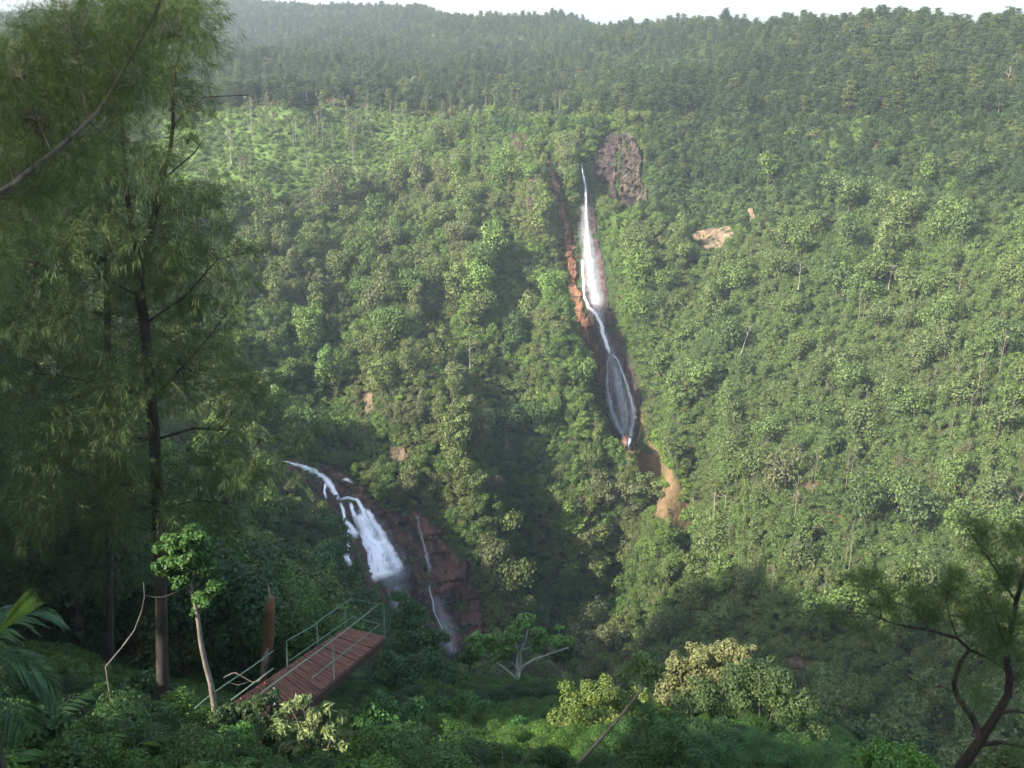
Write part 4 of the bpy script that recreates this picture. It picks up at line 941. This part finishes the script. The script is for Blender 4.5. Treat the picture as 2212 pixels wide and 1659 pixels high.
# small tree with a pale stem
tr = [(462,1520),(455,1475),(445,1440),(434,1390),(428,1340),(424,1318),(418,1290),(405,1240)]
g0 = to_ground(tr, 20.5); P_, _ = limb(tr, 20.5, .1, .1); P_ = [g0]+P_
br = [limb(l_, 20.5, .03, .012, 5, .2)[1] for l_ in ([(424,1318),(440,1290),(466,1270)], [(418,1290),(380,1230),(355,1225)], [(412,1260),(430,1200),(425,1160)], [(405,1240),(385,1190)])]
plant('small_tree', g0, 'small bushy tree with a crooked pale stem in front of the dark wood', 'tree', join([tube(P_, taper(.075, .035, len(P_)), 7)]+br),
  blob_crown([(417,1155,30),(377,1178,32),(436,1186,32),(355,1226,24),(402,1206,36),(438,1230,26),(393,1250,24),(465,1268,26),(433,1292,24),(408,1180,30),(347,1182,18),(425,1320,14)], 20.5, 12000, .085, 1.6), M_STEM, M_FOL, (.060, .145, .032))
# broken trunk
M_WOOD = simple_mat('broken_wood', (.09, .045, .022), (.20, .11, .055), 5, .85, (1, 1, .2), .5, .05)
tr = [(566,1475),(569,1448),(573,1425),(579,1395),(582,1360),(583,1320),(584,1290)]; g0 = to_ground(tr, 29.5); P_, _ = limb(tr, 29.5, .1, .1); P_ = [g0]+P_
V1 = tube(P_, [.10, .10, .11, .15, .17, .17, .16, .13], 9)
g_ = plant('broken_trunk', g0, 'brown broken off tree trunk standing behind the walkway', 'dead tree', V1, None, M_WOOD, extra=[('splinter', join([tube([at(583,1300,29.4), at(581,1275,29.4), at(577,1257,29.4)], [.05, .04, .012], 5)]), M_PALE), ('bare_wood', join([tube([at(567,1460,29.3), at(572,1425,29.3), at(579,1400,29.3)], [.06, .11, .03], 7)]), M_PALE)])
# dead sapling and a bent cane
q, t_ = limb([(228,1440),(262,1400),(290,1362),(306,1320),(312,1290),(310,1258)], 19, .012, .006, 5); q2, t2 = limb([(314,1286),(332,1290),(350,1290),(368,1284),(382,1279)], 19, .008, .004, 5)
g0 = base_at(228, 1445, 19); plant('dead_sapling', g0, 'thin bare sapling curving up left of the small pale stemmed tree', 'dead tree', join([tube([g0]+q, taper(.015, .006, len(q)+1), 5), t2]), None, M_STEM)
q, t_ = limb([(483,1464),(500,1455),(508,1453),(530,1465),(545,1474),(558,1472),(575,1455)], 24, .02, .01, 5)
plant('fallen_branch', q[0], 'pale bent dead branch caught on the left railing', 'branch', join([t_, limb([(490,1474),(515,1480),(540,1472)], 24, .014, .006, 5)[1]]), None, M_PALE)
M_LITBARK = simple_mat('lit_pale_bark', (.30, .28, .23), (.60, .56, .48), 5, stretch=(1, 1, .3))  # pale bark with light put into its colour where no sun reaches
# spreading tree in the gorge
R5 = 45
g0 = to_ground([(1113,1520)], R5); tr, t_ = limb([(1113,1520),(1115,1490),(1117,1466),(1120,1450)], R5, .17, .12)
bl = [([(1120,1452),(1130,1439),(1157,1423),(1197,1409),(1227,1399)], .10, .03), ([(1120,1452),(1124,1430),(1125,1406),(1134,1386),(1140,1359),(1130,1340)], .10, .03), ([(1118,1456),(1116,1430),(1119,1410),(1112,1380)], .07, .03), ([(1117,1445),(1104,1429)], .05, .02),
      ([(1117,1466),(1085,1440),(1050,1415),(1034,1399)], .05, .02), ([(1125,1406),(1150,1395),(1165,1380)], .04, .02)]
plant('spreading_tree', g0, 'open spreading tree with pale forked limbs left of the yellow green bush', 'tree', join([tube([g0]+tr, [.2, .18, .16, .14, .12], 7)]+[limb(l_, R5, a, b, 6, .3)[1] for l_, a, b in bl]),
  blob_crown([(1135,1342,24),(1108,1372,24),(1165,1372,26),(1206,1356,11),(1203,1384,20),(1226,1386,13),(1050,1393,26),(1080,1410,24),(1028,1378,18),(1160,1396,16),(1070,1375,16),(1100,1398,18),(1035,1410,18)], R5, 5200, .17, 1.5), M_LITBARK, M_FOL, (.13, .26, .06))  # crown tint brightened too, in place of missing sun
for k_, (a, b, h_) in enumerate(((1205,1460,60),(1010,1455,46),(930,1440,60))):
    sc_ = size_px(52, 1450); g0 = base_at(a, b, 52); e = at(a+8, b-h_, 52)
    plant('spreading_tree', g0, ['thin grey branched tree just right of the open spreading tree', 'small tree left of the open spreading tree', 'low dark tree beneath the thin trickle of water'][k_], 'tree', join([tube(wander(g0, e, 5, .05), taper(.10, .03, 6), 6)]+[tube(wander(g0.lerp(e, .6), e+Vector((random.uniform(-1, 1)*1.2, random.uniform(-.6, .6), random.uniform(-.2, .5))), 4, .08), taper(.04, .012, 5), 4) for _ in range(5)]),
      blob_crown([(a+8+random.uniform(-22, 22), b-h_+random.uniform(-10, 20), random.uniform(10, 18)) for _ in range(7)], 52, 1400, .22), M_PALE if k_ == 0 else M_BARK, M_FOL, (.08, .12, .045) if k_ == 0 else (.05, .11, .03))
# leaning pole tree
q, t_ = limb([(1195,1710),(1240,1659),(1275,1622),(1310,1583),(1350,1535),(1385,1490),(1396,1470)], 17, .05, .025, 7); g0 = base_at(1195, 1710, 17)
tw = [limb(l_, 17, .012, .005, 5)[1] for l_ in ([(1388,1486),(1355,1473),(1325,1485),(1300,1492)], [(1385,1490),(1370,1478),(1350,1466)], [(1396,1470),(1400,1440),(1390,1425)])]
plant('leaning_tree', g0, 'thin pale pole of a tree leaning up right across the yellow green bush', 'tree', join([tube([Vector((g0.x, g0.y, g0.z-.2))]+q, taper(.05, .022, len(q)+1), 7)]+tw), blob_crown([(1392,1432,28),(1365,1446,18),(1418,1450,22),(1350,1462,14),(1400,1470,20),(1430,1440,12)], 17, 2600, .06, 1.6), M_PALE, M_FOL, (.12, .20, .06))
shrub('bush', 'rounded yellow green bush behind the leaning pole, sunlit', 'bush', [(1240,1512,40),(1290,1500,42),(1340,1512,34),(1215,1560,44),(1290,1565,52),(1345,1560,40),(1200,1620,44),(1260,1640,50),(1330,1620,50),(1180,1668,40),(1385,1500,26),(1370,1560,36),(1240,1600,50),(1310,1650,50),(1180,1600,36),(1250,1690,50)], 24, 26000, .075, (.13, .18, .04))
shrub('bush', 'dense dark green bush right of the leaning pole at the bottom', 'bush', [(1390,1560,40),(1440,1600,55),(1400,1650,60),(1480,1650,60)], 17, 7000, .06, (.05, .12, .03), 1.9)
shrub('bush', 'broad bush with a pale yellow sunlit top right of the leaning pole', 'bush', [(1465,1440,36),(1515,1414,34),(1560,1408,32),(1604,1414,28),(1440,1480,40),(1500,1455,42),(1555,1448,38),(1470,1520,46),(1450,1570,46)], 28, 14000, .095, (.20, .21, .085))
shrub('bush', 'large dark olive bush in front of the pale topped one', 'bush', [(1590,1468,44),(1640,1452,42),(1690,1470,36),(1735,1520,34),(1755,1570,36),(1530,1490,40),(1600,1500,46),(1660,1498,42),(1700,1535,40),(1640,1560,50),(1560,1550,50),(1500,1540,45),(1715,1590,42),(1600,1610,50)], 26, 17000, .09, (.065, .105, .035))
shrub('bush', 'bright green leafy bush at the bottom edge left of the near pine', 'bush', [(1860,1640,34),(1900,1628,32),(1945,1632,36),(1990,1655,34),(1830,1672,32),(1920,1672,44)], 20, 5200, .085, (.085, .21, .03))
shrub('bush', 'low olive bush on the right edge behind the near pine', 'bush', [(2150,1650,30),(2200,1640,34),(2120,1690,34)], 22, 2500, .09, (.075, .12, .035))
# shrub with long pale leaves in front of the walkway
bl = [(628,1530,18),(652,1515,16),(680,1545,20),(706,1530,16),(735,1548,18),(610,1575,24),(660,1580,26),(715,1580,22),(745,1590,14),(640,1625,30),(700,1625,28),(610,1640,24),(745,1610,14)]
shrub('pale_shrub', 'shrub with long narrow cream edged leaves in front of the walkway', 'shrub', bl, 17.3, 2000, .20, (.24, .30, .12), 4.2, shell=(.5, 1.15), nz=.1)
shrub('pale_shrub', 'sparse yellowish shrub at the bottom left below the palm', 'shrub', [(150,1600,22),(200,1620,24),(260,1600,26),(300,1640,24),(230,1655,30),(60,1640,26)], 15, 900, .12, (.17, .18, .08), 3.0)
for k_, (bl, r, n_, lf, tn, lb) in enumerate((
 ([(100,1560,40),(40,1580,40),(160,1640,45),(60,1650,45)], 13, 4200, .08, (.05, .11, .03), 'dark glossy bush under the palm in the lower left corner'),
 ([(430,1620,40),(500,1600,45),(470,1660,50),(550,1650,40)], 17, 5000, .07, (.075, .18, .035), 'feathery green bush at the bottom left of the pale leaved shrub'),
 ([(560,1515,24),(590,1505,18),(530,1530,26),(600,1545,26),(500,1545,30),(560,1570,34),(600,1590,34),(520,1600,36),(640,1570,22),(470,1570,34)], 19.5, 8500, .085, (.05, .09, .03), 'dark twiggy bush overlapping the near end of the walkway'),
 ([(300,1500,40),(350,1530,45),(400,1560,45),(330,1470,30),(260,1540,40)], 26, 5200, .13, (.04, .095, .03), 'dark green bush between the palm and the pale stemmed tree'),
 ([(860,1290,20),(880,1310,24),(905,1340,28),(870,1345,30),(930,1380,30),(890,1390,36),(850,1400,34)], 60, 5500, .2, (.045, .12, .035), 'leafy bush hanging over the foot of the broad falls'),
 ([(770,1240,26),(740,1180,30),(720,1130,26),(800,1285,24),(765,1290,30),(700,1200,36),(820,1330,26),(775,1215,14)], 118, 5200, .34, (.05, .12, .04), 'group of leafy crowns overhanging the left side of the broad falls'),
 ([(860,1440,36),(920,1430,36),(890,1480,46),(960,1470,40),(820,1470,30),(1000,1480,34)], 44, 6500, .17, (.045, .12, .035), 'green bush right of the end of the walkway'),
 ([(780,1560,36),(830,1530,40),(890,1550,46),(800,1610,46),(880,1610,50)], 27, 7000, .11, (.055, .15, .035), 'green bush just right of the pale leaved shrub'),
 ([(960,1540,36),(1010,1520,36),(1050,1540,40),(980,1590,46),(1060,1590,46)], 32, 7000, .12, (.06, .16, .035), 'fresh green bush at the bottom middle under the spreading tree'),
 ([(1120,1580,34),(1150,1610,34),(1100,1630,44),(1150,1660,36)], 26, 4500, .10, (.05, .15, .04), 'green bush left of the small grey stump'),
 ([(940,1650,46),(1020,1650,50),(1080,1680,40)], 20, 5200, .08, (.06, .17, .035), 'light green bush at the bottom edge in the middle'),
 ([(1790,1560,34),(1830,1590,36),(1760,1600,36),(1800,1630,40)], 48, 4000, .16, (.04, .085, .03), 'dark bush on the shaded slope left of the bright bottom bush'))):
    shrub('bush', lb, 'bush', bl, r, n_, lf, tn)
# grey stump
g0 = base_at(1165, 1625, 24); e0, e1 = at(1166,1625,24), at(1165,1590,24)
plant('stump', g0, 'small pale grey stump left of the yellow green bush', 'stump', tube([g0, e0, e1, e1+Vector((.03, 0, .03))], [.10, .095, .085, .03], 9), None, M_PALE)
# palms
def palm(label, base, fr, tint, w=.10):
    lv, st = [], []
    for p0, p1, L, dr, leaf, n_ in fr:
        l, s_ = frond(p0, p1-p0, L, dr, leaf, n_, w); lv.append(l); st.append(s_)
    o = link('palm', None, None, tuple(base), label=label, category='palm'); b_ = np.array(base)
    for l, s_ in zip(lv, st):
        V, Fq = join([l, s_]); V = V-b_; c = link('frond', mesh_np('frond', V, Fq, [M_FOL], fattr={'lv': rng.random(len(Fq))}), o); c['tint'] = list(tint)
    g = gz(base[0], base[1]); V, Fq = tube([Vector((0, 0, g-base[2]-.2)), Vector((0, 0, 0))], [.08, .06], 7); link('trunk', mesh_np('trunk', V, Fq, [M_BARK]), o)
    return o
b0 = at(-45, 1430, 9)
fr = []
for (a, b, L, dr, lf) in ((60,1350,.95,2.8,.36),(140,1360,.95,3.8,.36),(90,1400,.9,3.4,.36),(20,1280,.9,2.6,.4),(40,1480,.8,3.0,.4),(-30,1250,.9,2.0,.4),(150,1420,.8,3.0,.36)):
    fr.append((b0, at(a, b, 9+random.uniform(-.6, .6)), L, dr, lf, 22))
palm('palm with arching dark green fronds on the left edge', b0, fr, (.04, .10, .035), .075)
# upright new leaf of the palm
lv = []
p0 = at(-10, 1372, 8.6)
for i in range(16):
    t = i/15; e = at(58+t*44, 1262+abs(t-.35)*34+t*14, 8.6); m_ = p0.lerp(e, .5)+Vector((0, 0, .01))
    sw = (e-p0).cross(Vector((0, 1, 0))).normalized()*.010
    lv.append((np.array([tuple(p0), tuple(m_+sw), tuple(e), tuple(m_-sw)]), np.array([(0, 1, 2, 3)])))
V, Fq = join(lv); c = link('palm', None, None, tuple(p0), label='young upright yellow green palm leaf fanning out at the left edge', category='palm')
f_ = link('frond', mesh_np('frond', V-np.array(p0), Fq, [M_FOL], fattr={'lv': rng.random(len(Fq))}), c); f_['tint'] = [.20, .32, .05]
V, Fq = tube([Vector((0, 0, 0)), Vector((-.25, 0, -.4)), Vector((-.35, .1, gz(p0.x-.35, p0.y+.1)-p0.z))], [.012, .02, .04], 6); link('stem', mesh_np('stem', V, Fq, [M_BARK]), c)
for k_, (a, b, lb) in enumerate(((1640,1665,'small palm with narrow upright green fronds below the large olive bush'), (1585,1690,'palm tuft at the bottom edge left of the other small palm'), (1745,1690,'palm tuft at the bottom edge beneath the dark bush'))):
    b1 = at(a, b, 15); fr = []
    for i in range(9):
        an = i*2.4; d = Vector((math.cos(an)*.55, math.sin(an)*.4, 1.0)); fr.append((b1, b1+d, random.uniform(.8, 1.3), 1.6, .28, 26))
    palm(lb, b1, fr, (.045, .12, .03), .06)
# bare trees on the far slopes
def bare_tree(px_, py_, hpx, lab, lean=0, bark=M_PALE, w=1.0, crown=None):
    p, nn = hit(px_, py_)
    if p is None: return
    p = p*(1-3.0/p.length); hpx *= 1.15; h = hpx*p.length/F; parts = [tube(wander(p-Vector((0, 0, .6)), p+Vector((lean*h, 0, h)), 6, .03), taper(.022*h*w+.05, .03, 7), 6)]
    for i in range(6):
        t = random.uniform(.45, .95); b_ = p+Vector((lean*h*t, 0, h*t)); e = b_+Vector((random.choice((-1, 1))*random.uniform(.12, .3)*h, random.uniform(-.1, .1)*h, random.uniform(.08, .3)*h))
        parts.append(tube(wander(b_, e, 4, .12), taper(.01*h*w+.03, .02, 5), 4))
    cr = None
    if crown: 
        L = [(p.x+lean*h+random.gauss(0, .22*h), p.y+random.gauss(0, .1*h), p.z+h*random.uniform(.85, 1.15), h*.2, h*.2, h*.12) for _ in range(5)]
        C, N = lobes_points(L, 500); cr = cards(C, N+rng.normal(size=N.shape)*.5, .4*rng.uniform(.6, 1.3, 500), 1.5)
    plant('bare_tree', p, lab, 'tree', join(parts), cr, bark, M_FOL, PAL['olive'])
for a in ((1541,1122,62,'pale branching tree right of the lower end of the earth slide',.02,M_PALE,1.5,True), (1566,1108,45,'thin straight tree just right of the pale branching one',0,M_PALE,.8,True), (1496,1110,38,'short trunk left of the pale branching tree beside the slide',0,M_PALE,.8,True),
          (1094,1000,50,'grey dead tree with bare forked limbs in the shaded hollow',.05,M_PALE,1.2,None), (1110,1045,40,'low dead tree just below the grey forked one',-.1,M_PALE,1,None), (446,408,38,'short bright white trunk in the clearing beside the needle tree',0,M_PALE,1.4,None),
          (500,350,60,'pale forked dead tree at the left of the clearing',.06,M_PALE,1,None), (1015,790,60,'slim pale dead trunk in the middle of the spur face',0,M_PALE,.7,None), (1600,760,50,'pale slanting dead limb on the slope right of the tall waterfall',.3,M_PALE,.8,None),
          (1725,620,46,'thin dead trunk high on the right slope',0,M_PALE,.8,None), (2172,190,34,'white dead trunk standing out at the upper right edge',.12,M_PALE,.9,None), (1920,620,40,'pale bare tree on the right slope',.05,M_PALE,.9,None),
          (2085,1135,46,'grey bare tree low on the right slope',.1,M_PALE,.9,None), (2190,1110,40,'pale bare trunk on the right edge of the slope',.2,M_PALE,.9,None), (1100,400,46,'slim pale tree near the top of the spur',0,M_PALE,.7,None)):
    bare_tree(*a)

# ------------------------------------------------------------------ air
hv = [(x, y, z) for z in (-200, 330) for x, y in ((-2700, -300), (2700, -300), (2700, 2750), (-2700, 2750))]
hf = [(0, 3, 2, 1), (4, 5, 6, 7), (0, 1, 5, 4), (1, 2, 6, 5), (2, 3, 7, 6), (3, 0, 4, 7)]
hm = bpy.data.materials.new('haze'); hm.use_nodes = True; n = hm.node_tree; n.nodes.clear()
out = n.nodes.new('ShaderNodeOutputMaterial'); pv = n.nodes.new('ShaderNodeVolumePrincipled')
pv.inputs['Color'].default_value = (.74, .84, .97, 1); pv.inputs['Density'].default_value = .0003; pv.inputs['Anisotropy'].default_value = .1
n.links.new(pv.outputs[0], out.inputs['Volume'])
link('haze', mesh_np('haze', np.array(hv), np.array(hf), [hm]), kind='stuff')
